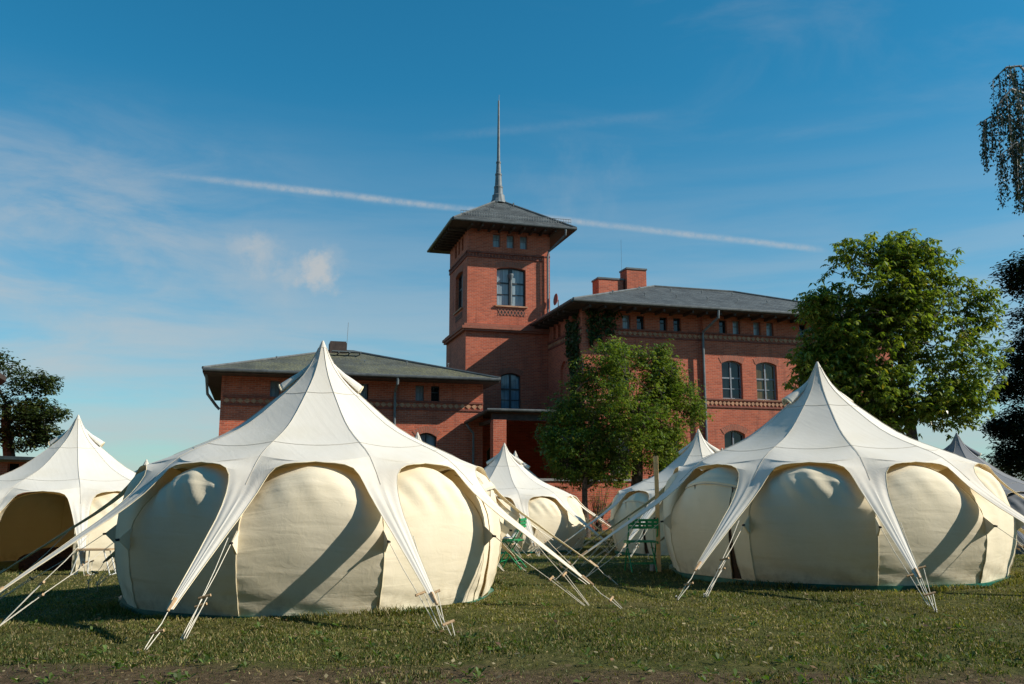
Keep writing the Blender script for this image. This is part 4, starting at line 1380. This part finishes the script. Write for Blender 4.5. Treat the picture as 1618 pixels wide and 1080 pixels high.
# ------------------------------------------------------------------ neighbours on the left
def side_houses():
    p0 = at(0, 705, 36)
    root = empty('low_brick_house', (p0.x - 6, p0.y, gz(p0.x, p0.y)), R(4))
    tag(root, 'low red brick outbuilding with a dark flat roof behind the left tent', 'building')
    w = MB()
    zt = p0.z - root.location.z - 0.15
    zt -= 0.45
    wall_band(w, front(0), -6, 7.2, -0.3, zt, [(4.2, 4.9, 1.0, 2.9, 0), (6.15, 6.6, 1.0, 2.9, 0), (2.2, 2.9, 1.0, 2.9, 0)], 0.3)
    w.face([(7.2, 0, -.3), (7.2, 6, -.3), (7.2, 6, zt), (7.2, 0, zt)])
    w.build('wall', M['brick'], root)
    zt += 0.45
    r = MB()
    A_ = [(-6.5, -0.6, zt + 0.05), (7.9, -0.6, zt - 0.42), (7.9, 6.6, zt - 0.42), (-6.5, 6.6, zt + 0.05)]
    B_ = [(x, y, z + 0.13) for x, y, z in A_]
    r.face(B_); r.face(A_[::-1])
    for i in range(4):
        j = (i + 1) % 4
        r.face([A_[i], A_[j], B_[j], B_[i]])
    r.build('roof', M['gutter'], root)
    for a_ in (4.2, 6.15, 2.2):
        g = MB(); g.box(a_, a_ + 0.7, 0.2, 0.25, 1.0, 2.9)
        g.build('window', M['glass'], root)
    p1 = at(10, 598, 42)
    rz_ = R(36)
    root = empty('gabled_barn', (p1.x - 5.6 * math.cos(rz_), p1.y - 5.6 * math.sin(rz_), gz(p1.x, p1.y)), rz_)
    tag(root, 'dark gabled building, only its roof corner seen at the left edge', 'building')
    z1 = p1.z - root.location.z
    w = MB(); w.box(-5, 4.7, 0.8, 9, -0.3, z1)
    w.face([(-5, 0.8, z1), (4.7, 0.8, z1), (4.7, 0.8, z1 + 0.35), (0, 0.8, z1 + 2.95), (-5, 0.8, z1 + 0.2)])
    w.face([(-5, 9, z1), (4.7, 9, z1), (4.7, 9, z1 + 0.35), (0, 9, z1 + 2.95), (-5, 9, z1 + 0.2)])
    w.build('wall', M['brick'], root)
    r = MB()
    prof = [(5.6, z1 - 0.12), (0, z1 + 3.0), (-5.6, z1 - 0.12), (-5.6, z1 + 0.1), (0, z1 + 3.24), (5.6, z1 + 0.1)]
    r.face([(x, 0, z) for x, z in prof]); r.face([(x, 9.8, z) for x, z in prof[::-1]])
    for i in range(6):
        j = (i + 1) % 6
        r.face([(prof[i][0], 0, prof[i][1]), (prof[i][0], 9.8, prof[i][1]), (prof[j][0], 9.8, prof[j][1]), (prof[j][0], 0, prof[j][1])])
    r.build('roof', M['soffit'], root)


side_houses()

# ------------------------------------------------------------------ tents
NS = 10
SA = 2 * math.pi / NS


def pol(r, a, z):
    return Vector((r * math.cos(a), r * math.sin(a), z))


RID = [(0.012, 3.20), (0.055, 3.10), (0.11, 2.98), (0.19, 2.84), (0.29, 2.71), (0.41, 2.59), (0.54, 2.475), (0.69, 2.35), (0.86, 2.21), (1.03, 2.085), (1.20, 1.985), (1.38, 1.90), (1.57, 1.82), (1.76, 1.74), (1.92, 1.655)]
MID = [(r_ * (0.955 + 0.02 * i_ / 14), z_ - 0.055 * (i_ / 14) ** 2) for i_, (r_, z_) in enumerate(RID)]
MID[-1] = (2.09, 1.588)
MID[-2] = (1.80, 1.692)
# ridge and edge (radius, offset angle in degrees, height) below the arch crown
LOW_A = [(1.98, 1.61), (2.04, 1.565), (2.09, 1.52), (2.15, 1.468), (2.21, 1.41), (2.28, 1.345), (2.38, 1.262), (2.52, 1.158), (2.7, 1.03), (2.92, 0.88), (3.14, 0.73), (3.36, 0.58), (3.57, 0.44), (3.76, 0.31)]
LOW_E = [(2.125, 15.4, 1.578), (2.145, 12.4, 1.572), (2.165, 9.6, 1.557), (2.19, 7.2, 1.52), (2.225, 5.7, 1.45), (2.29, 4.8, 1.365), (2.385, 4.0, 1.26), (2.52, 3.2, 1.145), (2.7, 2.5, 1.01), (2.92, 1.9, 0.865), (3.14, 1.4, 0.715), (3.36, 1.0, 0.57), (3.57, 0.7, 0.43), (3.755, 0.45, 0.302)]


def canopy_mesh(rough_seed=1):
    rs = random.Random(rough_seed)
    mb = MB()
    NL = 16
    for k in range(NS):
        a0, a1 = k * SA, (k + 1) * SA
        am = (a0 + a1) / 2
        grid = []
        for (ra, za), (rm, zm) in zip(RID, MID):
            A_, C_ = pol(ra, a0, za), pol(ra, a1, za)
            Bm = pol(rm, am, zm)
            mid = (A_ + C_) / 2
            row = []
            for j in range(NL + 1):
                l = j / NL
                sh = 1 - (2 * l - 1) ** 2
                p = A_.lerp(C_, l) + (Bm - mid) * sh
                row.append(p)
            grid.append(row)
        nr = len(grid)
        for i in range(nr - 1):
            for j in range(NL):
                uvs = []
                q = [grid[i][j], grid[i][j + 1], grid[i + 1][j + 1], grid[i + 1][j]]
                mb.face(q, 0, [(p.x * 1.0 + p.z, p.y * 1.0 + p.z * 0.3) for p in q])
        # flaps: two halves per gore
        for side in (0, 1):
            prev = grid[-1][:NL // 2 + 1] if side == 0 else grid[-1][NL // 2:][::-1]
            ar_ = a0 if side == 0 else a1
            sg_ = 1 if side == 0 else -1
            for i, ((ra, za), (re, ph, ze)) in enumerate(zip(LOW_A, LOW_E)):
                A_ = pol(ra, ar_, za)
                E_ = pol(re, ar_ + sg_ * R(ph), ze)
                t = i / (len(LOW_A) - 1)
                row = []
                for j in range(NL // 2 + 1):
                    l = j / (NL // 2)
                    p = A_.lerp(E_, l)
                    blend = max(0, 1 - i / 3.0)
                    if blend > 0:
                        p = p.lerp(Vector(prev[j]).lerp(p, 0.5) + Vector((0, 0, 0.0)), blend * 0.35)
                    # gathered folds of the narrow flap
                    if i > 3 and 0 < j < NL // 2:
                        p.z += 0.008 * math.sin(l * 2 * math.pi * 1.4 + k + i * 0.12) * min(1, (i - 3) / 3) * (1 - 0.75 * t)
                    row.append(p)
                for j in range(NL // 2):
                    q = [prev[j], prev[j + 1], row[j + 1], row[j]]
                    if side: q = q[::-1]
                    mb.face(q, 0, [((p - A_).length * 6, p.z * 0.4) for p in map(Vector, q)])
                prev = row
    return mb


def seams_mesh():
    mb = MB()
    for k in range(NS):
        a = k * SA
        line = [pol(r, a, z + 0.006) for r, z in RID[1:] + LOW_A[:6]]
        mb.tube(line, 0.0028, 4, 0)
        for idx in (1, 6, 12):
            (ra, za), (rm, zm) = RID[idx], MID[idx]
            A_, C_ = pol(ra, a, za), pol(ra, a + SA, za); Bm = pol(rm, a + SA / 2, zm); mid = (A_ + C_) / 2
            pts = []
            for j in range(9):
                l = j / 8
                pts.append(A_.lerp(C_, l) + (Bm - mid) * (1 - (2 * l - 1) ** 2) + Vector((0, 0, 0.005)))
            mb.tube(pts, 0.0024, 4, 0)
        # cream binding along the arch edge
        for sg_ in (1, -1):
            e = [pol(MID[-1][0], a + sg_ * SA / 2, MID[-1][1])] + [pol(re, a + sg_ * R(ph), ze) for re, ph, ze in LOW_E]
            mb.tube(e, 0.0045, 4, 1)
        mb.tube([pol(3.66, a, 0.378), pol(3.79, a, 0.292)], [0.020, 0.012], 6, 2)
    return mb


WM = [(2.215, 0.055), (2.24, 0.15), (2.275, 0.28), (2.31, 0.45), (2.34, 0.65), (2.352, 0.85), (2.35, 1.05), (2.33, 1.22), (2.285, 1.36), (2.21, 1.465), (2.08, 1.54), (1.88, 1.575)]
WS = [(2.29, 0.055), (2.325, 0.15), (2.365, 0.28), (2.41, 0.45), (2.435, 0.65), (2.435, 0.83), (2.39, 0.98), (2.30, 1.12), (2.19, 1.23), (2.07, 1.31), (1.94, 1.38), (1.80, 1.45)]


def interp_prof(P, t):
    x = t * (len(P) - 1)
    i = min(len(P) - 2, int(x)); f = x - i
    return (P[i][0] + (P[i + 1][0] - P[i][0]) * f, P[i][1] + (P[i + 1][1] - P[i][1]) * f)


def wall_point(k, l, t):
    rm, zm = interp_prof(WM, t); rs_, zs = interp_prof(WS, t)
    w = (1 - abs(2 * l - 1) ** 1.7)
    r = rs_ + (rm - rs_) * w; z = zs + (zm - zs) * w
    a = (k + l) * SA
    # soft diagonal and horizontal folds, strongest by the seams
    e = min(l, 1 - l)
    ph = k * 2.1
    h = 0.0045 * math.sin(z * 46 + 2.2 * math.sin(l * 5 + ph) + ph) * math.exp(-(e / 0.10) ** 1.4) * (0.35 + 0.65 * math.exp(-((z - 0.35) / 0.42) ** 2))
    h += 0.007 * math.sin(z * 19 + l * 8 + ph) * math.exp(-((z - 0.16) / 0.16) ** 2)
    h += 0.004 * math.sin((z * 0.8 + l * 1.9) * 6.0 + ph * 1.3)
    h += 0.016 * math.sin(l * 30 + z * 14 + ph) * math.exp(-((z - 1.30) / 0.20) ** 2) * min(1, e * 8) * (0.5 + 0.5 * math.sin(k * 2.4 + 1))
    return pol(r + h, a, z)


def wall_panel(k, hole=None):
    mb = MB()
    NL, NT_ = 40, 48
    g = [[wall_point(k, j / NL, i / NT_) for j in range(NL + 1)] for i in range(NT_ + 1)]
    for i in range(NT_):
        for j in range(NL):
            if hole and hole(j / NL, i / NT_): continue
            q = [g[i][j], g[i][j + 1], g[i + 1][j + 1], g[i + 1][j]]
            mb.face(q, 0, [(j_ / NL * 1.5 + k * 3, i_ / NT_ * 2.0) for (i_, j_) in ((i, j), (i, j + 1), (i + 1, j + 1), (i + 1, j))])
    mb.tube([wall_point(k, 0, i / 24) + pol(0.004, k * SA, 0) for i in range(25)], 0.007, 5, 1)
    return mb


def vent_hood(k_ang):
    """half cone of canvas on the roof near the peak, open at the lower end"""
    mb = MB()
    n = 12
    rows = []
    prof = [(0.10, 2.99, 0.006), (0.18, 2.865, 0.04), (0.27, 2.755, 0.07), (0.37, 2.66, 0.10), (0.46, 2.585, 0.115), (0.49, 2.56, 0.112)]
    c, s = math.cos(k_ang), math.sin(k_ang)
    for (r, z, w) in prof:
        row = []
        for j in range(n + 1):
            a = math.pi * j / n
            lat = math.cos(a) * w * 1.15; up = math.sin(a) * w * 0.95
            row.append(Vector((c * (r + up * 0.55) - s * lat, s * (r + up * 0.55) + c * lat, z - 0.03 + up * 0.85)))
        rows.append(row)
    for i in range(len(rows) - 1):
        for j in range(n): mb.face([rows[i][j], rows[i][j + 1], rows[i + 1][j + 1], rows[i + 1][j]])
    mb.tube(rows[-1], 0.012, 6, 1)
    return mb


def rope_set(k):
    """three guys at one ridge, each with a toggle: list of (strands, toggle ends)"""
    a = k * SA
    t = Vector((-math.sin(a), math.cos(a), 0))
    out = []
    js = random.Random(k * 5 + 1)
    tip = pol(3.77, a, 0.30)
    pegA = pol(4.16 + js.uniform(-.05, .05), a, -0.01) + t * js.uniform(-.05, .05)
    pegB = pol(3.76, a, -0.01) + t * 0.10
    fl = pol(2.92, a + R(2.4), 0.85)
    tie = wall_point(k, 0, 0.44) + pol(0.13, a, -0.02)
    for (s, e, q) in ((tip, pegA, 0.5), (fl, pegB + t * 0.015, 0.56 + js.uniform(-.05, .05)), (tie, pegB - t * 0.02, 0.60 + js.uniform(-.05, .05))):
        m = s.lerp(e, q)
        off = t * 0.028 + Vector((0, 0, 0.008))
        strands = [[s, s.lerp(m, .5) + Vector((0, 0, -0.018)), m, e], [m + off * 2.0, e + t * 0.012]]
        out.append((strands, (m - off * 0.35, m + off * 2.2)))
    return out, pegA, pegB, tie


def make_tent(canopy_mat, wall_mat):
    root = empty('bell_tent', (0, 0, 0))
    cm = canopy_mesh()
    can = cm.build('canopy', canopy_mat, root, smooth=True, merge=0.0006)
    can.data.set_sharp_from_angle(angle=R(14))
    sm = seams_mesh().build('seam', [M['seam'], M['binding'], M['toggle']], can)
    for k in range(NS):
        wall_panel(k).build('wall_panel', [wall_mat, M['binding']], root, smooth=True, merge=0.0004)
    for ang in (R(-117), R(80)):
        vent_hood(ang).build('vent_hood', [canopy_mat, M['binding']], root, smooth=True)
    g = MB()
    for i in range(80):
        a0, a1 = 2 * math.pi * i / 80, 2 * math.pi * (i + 1) / 80
        w0, w1 = [2.265 + 0.05 * abs(math.cos(a_ * NS / 2)) ** 1.5 + 0.008 * math.sin(a_ * 23) for a_ in (a0, a1)]
        g.face([pol(w0, a0, -0.06), pol(w1, a1, -0.06), pol(w1, a1, 0.06), pol(w0, a0, 0.06)])
        g.face([pol(w0, a0, 0.06), pol(w1, a1, 0.06), pol(2.2, a1, 0.05), pol(2.2, a0, 0.05)])
        g.face([pol(2.2, a0, 0.05), pol(2.2, a1, 0.05), pol(0.0, a1, 0.05)])
    g.build('groundsheet', M['green_pvc'], root)
    for k in range(NS):
        sets, pa, pb, tie = rope_set(k)
        for strands, (ta, tb) in sets:
            rp = MB()
            for st in strands: rp.tube(st, 0.0042, 5)
            ro = rp.build('guy_rope', M['rope'], root, smooth=True)
            tg = MB(); d = (tb - ta).normalized()
            tg.tube([ta - d * 0.022, tb + d * 0.022], 0.013, 7)
            tg.build('toggle', M['toggle'], ro, smooth=True)
        for p in (pa, pb):
            pg = MB()
            o_ = Vector((math.cos(k * SA), math.sin(k * SA), 0))
            pg.tube([p + o_ * 0.03 + Vector((0, 0, 0.03)), p + o_ * 0.02 + Vector((0, 0, 0.045)), p + Vector((0, 0, 0.035)), p - o_ * 0.04 + Vector((0, 0, -0.22))], 0.006, 5)
            pg.build('peg', M['steel'], root)
        # tie-out patch: small canvas triangle with a loop
        w0 = wall_point(k, 0, 0.50); w1 = wall_point(k, 0, 0.37)
        a = k * SA
        tt = Vector((-math.sin(a), math.cos(a), 0)) * 0.012
        tp = MB()
        tp.face([w0 + tt, w1 + tt, tie + tt * 0.4]); tp.face([w0 - tt, tie - tt * 0.4, w1 - tt])
        tp.face([w0 + tt, tie + tt * .4, tie - tt * .4, w0 - tt]); tp.face([w1 - tt, tie - tt * .4, tie + tt * .4, w1 + tt])
        tp.tube([tie - pol(0.02, a, 0), tie + pol(0.02, a, -0.005)], 0.014, 6, 1)
        tp.build('tie_out', [wall_mat, M['black']], root)
    return root


def door_zip(parent, k, l_slit, side=1):
    """door in one panel: hood seam, hanging ties and a painted dark slit at one side"""
    d = MB()
    ls = np.linspace(0.10, 0.90, 17)
    tt = 0.72
    for i in range(16):
        a0, b0 = wall_point(k, ls[i], tt), wall_point(k, ls[i + 1], tt)
        up = 0.035
        am0, am1 = (k + ls[i]) * SA, (k + ls[i + 1]) * SA
        d.face([a0 + pol(up, am0, -0.03), b0 + pol(up, am1, -0.03), b0 + pol(up, am1, 0.0), a0 + pol(up, am0, 0.0)])
        d.face([a0 + pol(up, am0, 0.0), b0 + pol(up, am1, 0.0), b0 + pol(-0.01, am1, 0.05), a0 + pol(-0.01, am0, 0.05)])
    hem = [wall_point(k, l_, tt) + pol(up + 0.004, (k + l_) * SA, -0.03) for l_ in ls]
    d.tube(hem, 0.006, 5, 1)
    for l_ in (0.14, l_slit):
        d.tube([wall_point(k, l_, t_) + pol(0.016, (k + l_) * SA, 0) for t_ in np.linspace(0.72, 0.95, 8)], 0.004, 4, 1)
    d.build('door_hood', [M['wall'], M['seam']], parent)
    d = MB()
    # loose door leaf, slightly proud, curling back at the slit so the painted dark wedge shows
    N_ = 14
    la, lb = (0.14, l_slit)
    rows = []
    for i in range(19):
        t = 0.01 + (0.70 - 0.01) * i / 18
        row = []
        for j in range(N_ + 1):
            l = la + (lb - la) * j / N_
            f_ = j / N_
            pull = (1 - i / 18) ** 2 * (f_ if side > 0 else 1 - f_) ** 2
            p = wall_point(k, l - side * pull * 0.055, t) + pol(0.014 + 0.03 * pull + 0.006 * math.sin(j * 1.3 + i * 0.4), (k + l) * SA, 0)
            row.append(p)
        rows.append(row)
    for i in range(18):
        for j in range(N_):
            q = [rows[i][j], rows[i][j + 1], rows[i + 1][j + 1], rows[i + 1][j]]
            d.face(q, 0, [(q_[0] * 1.0, q_[2]) for q_ in q])
    d.build('door_leaf', [M['wall']], parent, smooth=True, merge=0.0005)
    # dark strip over the uncut wall, painting the slit's inner shade
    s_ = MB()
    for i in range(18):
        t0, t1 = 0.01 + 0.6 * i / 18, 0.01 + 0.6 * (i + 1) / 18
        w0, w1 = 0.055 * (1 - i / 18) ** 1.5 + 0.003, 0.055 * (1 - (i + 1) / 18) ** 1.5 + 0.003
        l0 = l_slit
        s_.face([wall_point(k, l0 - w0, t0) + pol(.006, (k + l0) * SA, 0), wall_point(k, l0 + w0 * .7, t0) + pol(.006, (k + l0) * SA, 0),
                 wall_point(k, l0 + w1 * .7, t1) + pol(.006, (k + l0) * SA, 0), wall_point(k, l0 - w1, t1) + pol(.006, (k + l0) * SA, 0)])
    s_.build('door_gap_shade', [m_plain('painted slit shade', (0.06, 0.03, 0.015), 0.9)], parent)
    for l, n_ in ((0.34, 0.42), (0.80, 0.22)):
        r_ = MB()
        p = wall_point(k, l, 0.70) + pol(0.035, (k + l) * SA, 0)
        r_.tube([p, p + Vector((0.01, 0, -n_ * .4)), p + Vector((-0.02, 0.0, -n_ * .7)), p + Vector((-0.02, 0.0, -n_))], 0.006, 5)
        r_.build('door_tie', [M['soffit']], parent)


def tent_rot(cx, cy, phi_deg):
    """rotation so that a seam stands phi degrees to the photo-right of the line to the camera"""
    return math.atan2(-cy, -cx) + R(phi_deg)


proto = make_tent(M['canopy'], M['wall'])
grp = 'cream bell tents on the lawn'


def set_tent(o, x, y, phi, s, sz, label, z=None):
    o.location = (x, y, gz(x, y) if z is None else z)
    o.rotation_euler = (0, 0, tent_rot(x, y, phi))
    o.scale = (s, s, sz)
    o['label'] = label; o['category'] = 'tent'; o['group'] = grp


# front left
t2 = copy_tree(proto); t3 = copy_tree(proto); t5 = copy_tree(proto); t6 = copy_tree(proto); t7 = copy_tree(proto)
far_skip = ('guy_rope', 'toggle', 'peg', 'tie_out')
t4 = copy_tree(proto, None, far_skip); t8 = copy_tree(proto, None, far_skip); t9 = copy_tree(proto, None, far_skip)
t10 = copy_tree(proto)
set_tent(proto, -2.50, 11.55, 17.0, 0.985, 1.022, 'large cream tent at the front left, nearest to the camera', z=-0.06)
set_tent(t2, 4.75, 13.65, 49.5, 1.03, 1.0, 'large cream tent at the front right with a shaded zipped door panel')
set_tent(t3, -9.3, 19.0, 4.0, 1.0, 1.0, 'cream tent at the left edge with its dark doorway wide open')
x = -13.5
set_tent(t4, x, 33, 0, 0.95, 0.9, 'distant cream tent, its peak showing between the left edge tent and the front left tent', z=-0.46)
set_tent(t5, -2.55, 24.0, 5, 1, 1, 'cream tent whose peak alone shows above the slope of the front left tent')
set_tent(t6, -0.22, 25.8, 12.0, 0.96, 0.935, 'cream tent in the middle distance in front of the porch')
set_tent(t7, 4.95, 23.6, 8.0, 1.0, 1.0, 'cream tent between the wooden post and the front right tent, its peak under the drainpipe')
set_tent(t8, 0.11, 31.0, 0, 0.95, 0.935, 'distant cream tent, a tiny peak just right of the middle tent')
set_tent(t9, 7.3, 31.0, 0, 1, 0.95, 'distant cream tent, a tiny tip above the left slope of the front right tent')
set_tent(t10, 12.0, 24.0, 20, 1.0, 0.97, 'dark grey tent half hidden behind the front right tent')
t10['group'] = 'grey tents'
for ch in t10.children:
    kind = ch.name.split('.')[0]
    if kind in ('canopy', 'wall_panel', 'vent_hood'):
        ch.data = ch.data.copy()
        ch.data.materials[0] = M['grey_canopy']


def panel_index(tent, phi_mid):
    """index of the panel whose middle stands phi degrees from the camera line"""
    a = math.atan2(-tent.location.y, -tent.location.x) + R(phi_mid) - tent.rotation_euler[2]
    return int(round(a / SA - 0.5)) % NS


door_zip(proto, panel_index(proto, 71), 0.30, -1)
door_zip(t2, panel_index(t2, -42), 0.80, 1)
door_zip(t7, panel_index(t7, -60), 0.80, 1)
# open the doorway of the left edge tent: its own panel with a hole, leaf rolled aside
ki = panel_index(t3, -15)
for ch in list(t3.children):
    if ch.name.split('.')[0] == 'wall_panel':
        # panel order follows creation order; find the one facing the doorway
        c = ch.data.vertices[0].co
        a = math.atan2(c.y, c.x) % (2 * math.pi)
        vs = np.zeros(len(ch.data.vertices) * 3, dtype=np.float32); ch.data.vertices.foreach_get('co', vs)
        m_ = vs.reshape(-1, 3).mean(0)
        a = math.atan2(m_[1], m_[0]) % (2 * math.pi)
        if int(a / SA) % NS == ki:
            ch.data = wall_panel(ki, lambda l, t: 0.05 < l < 0.93 and 0.03 < t < 0.93).build('tmp_panel', [M['wall'], M['binding']]).data
            bpy.data.objects.remove(bpy.data.objects['tmp_panel'])

# blanket heap inside the open tent
def heap():
    c = t3.location
    d = Vector((-c.x, -c.y, 0)).normalized()
    q = Vector((c.x, c.y, c.z + 0.05)) + d * 1.15 + Vector((-0.15, 0, 0))
    mb = MB(); n, m_ = 24, 10
    g = []
    for i in range(m_ + 1):
        th = math.pi / 2 * i / m_
        row = []
        for j in range(n):
            a = 2 * math.pi * j / n
            k = 1 + 0.10 * math.sin(3 * a + i) + 0.06 * math.sin(7 * a + 2 * i)
            row.append(Vector((math.cos(a) * math.cos(th) ** 0.7 * 0.78 * k, math.sin(a) * math.cos(th) ** 0.7 * 0.5 * k, 0.40 * math.sin(th) * (1 + 0.12 * math.sin(2 * a)))))
        g.append(row)
    for i in range(m_):
        for j in range(n):
            mb.face([g[i][j], g[i][(j + 1) % n], g[i + 1][(j + 1) % n], g[i + 1][j]])
    o = mb.build('beanbag', M['brownfur'], smooth=True, merge=0.001)
    o.location = q
    tag(o, 'dark brown beanbag lying inside the open tent at the left edge', 'beanbag')


heap()


# ------------------------------------------------------------------ chairs, posts, table
def make_chair():
    root = empty('folding_chair', (0, 0, 0))
    gp = M['greenpaint']
    W_ = 0.21
    for s in (-1, 1):
        l = MB(); l.tube([(s * W_, 0.19, 0), (s * W_, 0.02, 0.30), (s * W_, -0.17, 0.60), (s * W_, -0.20, 0.82)], 0.011, 7)
        l.build('frame', gp, root, smooth=True)
        l = MB(); l.tube([(s * (W_ - 0.03), -0.22, 0), (s * (W_ - 0.03), 0.0, 0.25), (s * (W_ - 0.03), 0.17, 0.445)], 0.011, 7)
        l.build('leg', gp, root, smooth=True)
    b = MB()
    for z in (0.12,): b.tube([(-W_, 0.12, z), (W_, 0.12, z)], 0.007, 6); b.tube([(-W_ + .03, -0.12, z), (W_ - .03, -0.12, z)], 0.007, 6)
    b.build('crossbar', gp, root)
    se = MB()
    for i in range(7):
        y = -0.17 + 0.058 * i
        se.box(-W_ - 0.005, W_ + 0.005, y, y + 0.045, 0.445 + 0.003 * (i % 2), 0.462 + 0.003 * (i % 2))
    se.box(-W_ - .008, -W_ + 0.012, -0.18, 0.22, 0.425, 0.443); se.box(W_ - .012, W_ + .008, -0.18, 0.22, 0.425, 0.443)
    se.build('seat', gp, root)
    bk = MB()
    for i in range(3):
        z = 0.655 + 0.055 * i
        bk.box(-W_ - 0.01, W_ + 0.01, -0.212 - 0.004 * i, -0.196 - 0.004 * i, z, z + 0.040)
    for x_ in (-0.14, -0.05, 0.05, 0.14): bk.box(x_ - .018, x_ + .018, -0.194, -0.186, 0.655, 0.80)
    bk.build('backrest', gp, root)
    return root


ch1 = make_chair()
ch2 = copy_tree(ch1)
x, y = 2.02, 14.2
ch1.location = (x, y, gz(x, y) + 0.005); ch1.rotation_euler = (0, 0, R(4)); ch1.scale = (1.08, 1, 1.0)
tag(ch1, 'green folding chair standing beside the wooden post, backrest towards the camera', 'chair', 'green folding chairs')
x, y = -0.02, 14.9
ch2.location = (x, y, gz(x, y) + 0.005); ch2.rotation_euler = (0, 0, R(76))
tag(ch2, 'green folding chair half hidden behind the front left tent, white towel over it', 'chair', 'green folding chairs')
tw_ = MB()
pts0 = [(-0.17, 0.0), (-0.10, 0.02), (-0.04, -0.015), (0.03, 0.02), (0.09, -0.01), (0.14, 0.012)]
for i in range(5):
    (x0, d0), (x1, d1) = pts0[i], pts0[i + 1]
    for (za, zb, ya, yb) in ((0.83, 0.60, -0.17, -0.15), (0.60, 0.40, -0.15, 0.26), (0.40, 0.15, 0.26, 0.27)) if False else ((0.63, 0.50, -0.13, -0.06), (0.50, 0.475, -0.06, 0.22), (0.475, 0.14, 0.22, 0.25)):
        tw_.face([(x0, ya + d0, za), (x1, ya + d1, za), (x1, yb + d1, zb), (x0, yb + d0, zb)])
        tw_.face([(x0, ya + d0 + .008, za + .004), (x0, yb + d0 + .008, zb + .004), (x1, yb + d1 + .008, zb + .004), (x1, ya + d1 + .008, za + .004)])
to = tw_.build('towel', M['cloth'])
to.location = ch2.location; to.rotation_euler = ch2.rotation_euler
tag(to, 'crumpled white towel hanging over the half hidden green chair', 'towel')

p = at(1041.5, 905, 14.13)
pm = MB(); zt = at(1041, 720, 14.13).z
z0 = gz(p.x, 14.13)
pm.box(-0.032, 0.032, -0.05, 0.0, -0.25, zt - z0)
pm.box(-0.024, 0.024, 0.003, 0.035, -0.25, zt - z0 - 0.02)
po = pm.build('wooden_post', M['pine'])
po.location = (p.x, 14.13, z0); po.rotation_euler = (0, 0, R(-12))
tag(po, 'tall raw pine post standing next to the green chair', 'post', 'raw pine posts')
p = at(1035.6, 721, 27.6)
pm = MB(); z0 = gz(p.x, 27.6)
pm.box(-0.055, 0.055, -0.05, 0.05, -0.25, p.z - z0)
po = pm.build('wooden_post', m_plain('pale pine', (0.66, 0.50, 0.28), 0.7))
po.location = (p.x, 27.6, z0)
tag(po, 'paler pine post farther back, its top just left of the near post', 'post', 'raw pine posts')
p = at(1033, 893, 14.3)
sb = bmesh.new(); bmesh.ops.create_cube(sb, size=1)
bmesh.ops.bevel(sb, geom=sb.edges[:], offset=0.12, segments=2, affect='EDGES')
me = bpy.data.meshes.new('stone_block'); sb.to_mesh(me); sb.free()
me.materials.append(M['stone'])
so = bpy.data.objects.new('stone_block', me); col.objects.link(so)
so.scale = (0.10, 0.10, 0.12); so.location = (p.x - 0.0, 14.3, gz(p.x, 14.3) + 0.05); so.rotation_euler = (0.05, 0.04, 0.5)
tag(so, 'small grey stone block at the foot of the near wooden post', 'stone')

# folding table by the left tent
tb = empty('folding_table', (-7.30, 15.9, gz(-7.3, 15.9)), R(6))
tag(tb, 'small white folding table with crossed legs in front of the left edge tent', 'table')
b_ = MB(); b_.box(-0.30, 0.30, -0.17, 0.17, 0.42, 0.445); b_.build('tabletop', M['toggle'], tb)
for s in (-1, 1):
    l = MB()
    l.tube([(s * 0.33, -0.15, 0), (s * 0.20, -0.15, 0.42)], 0.011, 6); l.tube([(s * 0.33, 0.15, 0), (s * 0.20, 0.15, 0.42)], 0.011, 6)
    l.tube([(s * 0.33, -0.15, 0.01), (s * 0.33, 0.15, 0.01)], 0.009, 6)
    l.build('leg', M['whitepaint'], tb, smooth=True)
l = MB(); l.tube([(-0.05, -0.12, 0.42), (-0.05, -0.14, 0.05), (0.02, -0.14, 0.0), (0.06, -0.14, 0.03)], 0.009, 6); l.build('brace', M['whitepaint'], tb, smooth=True)

print('objects', len(bpy.data.objects))
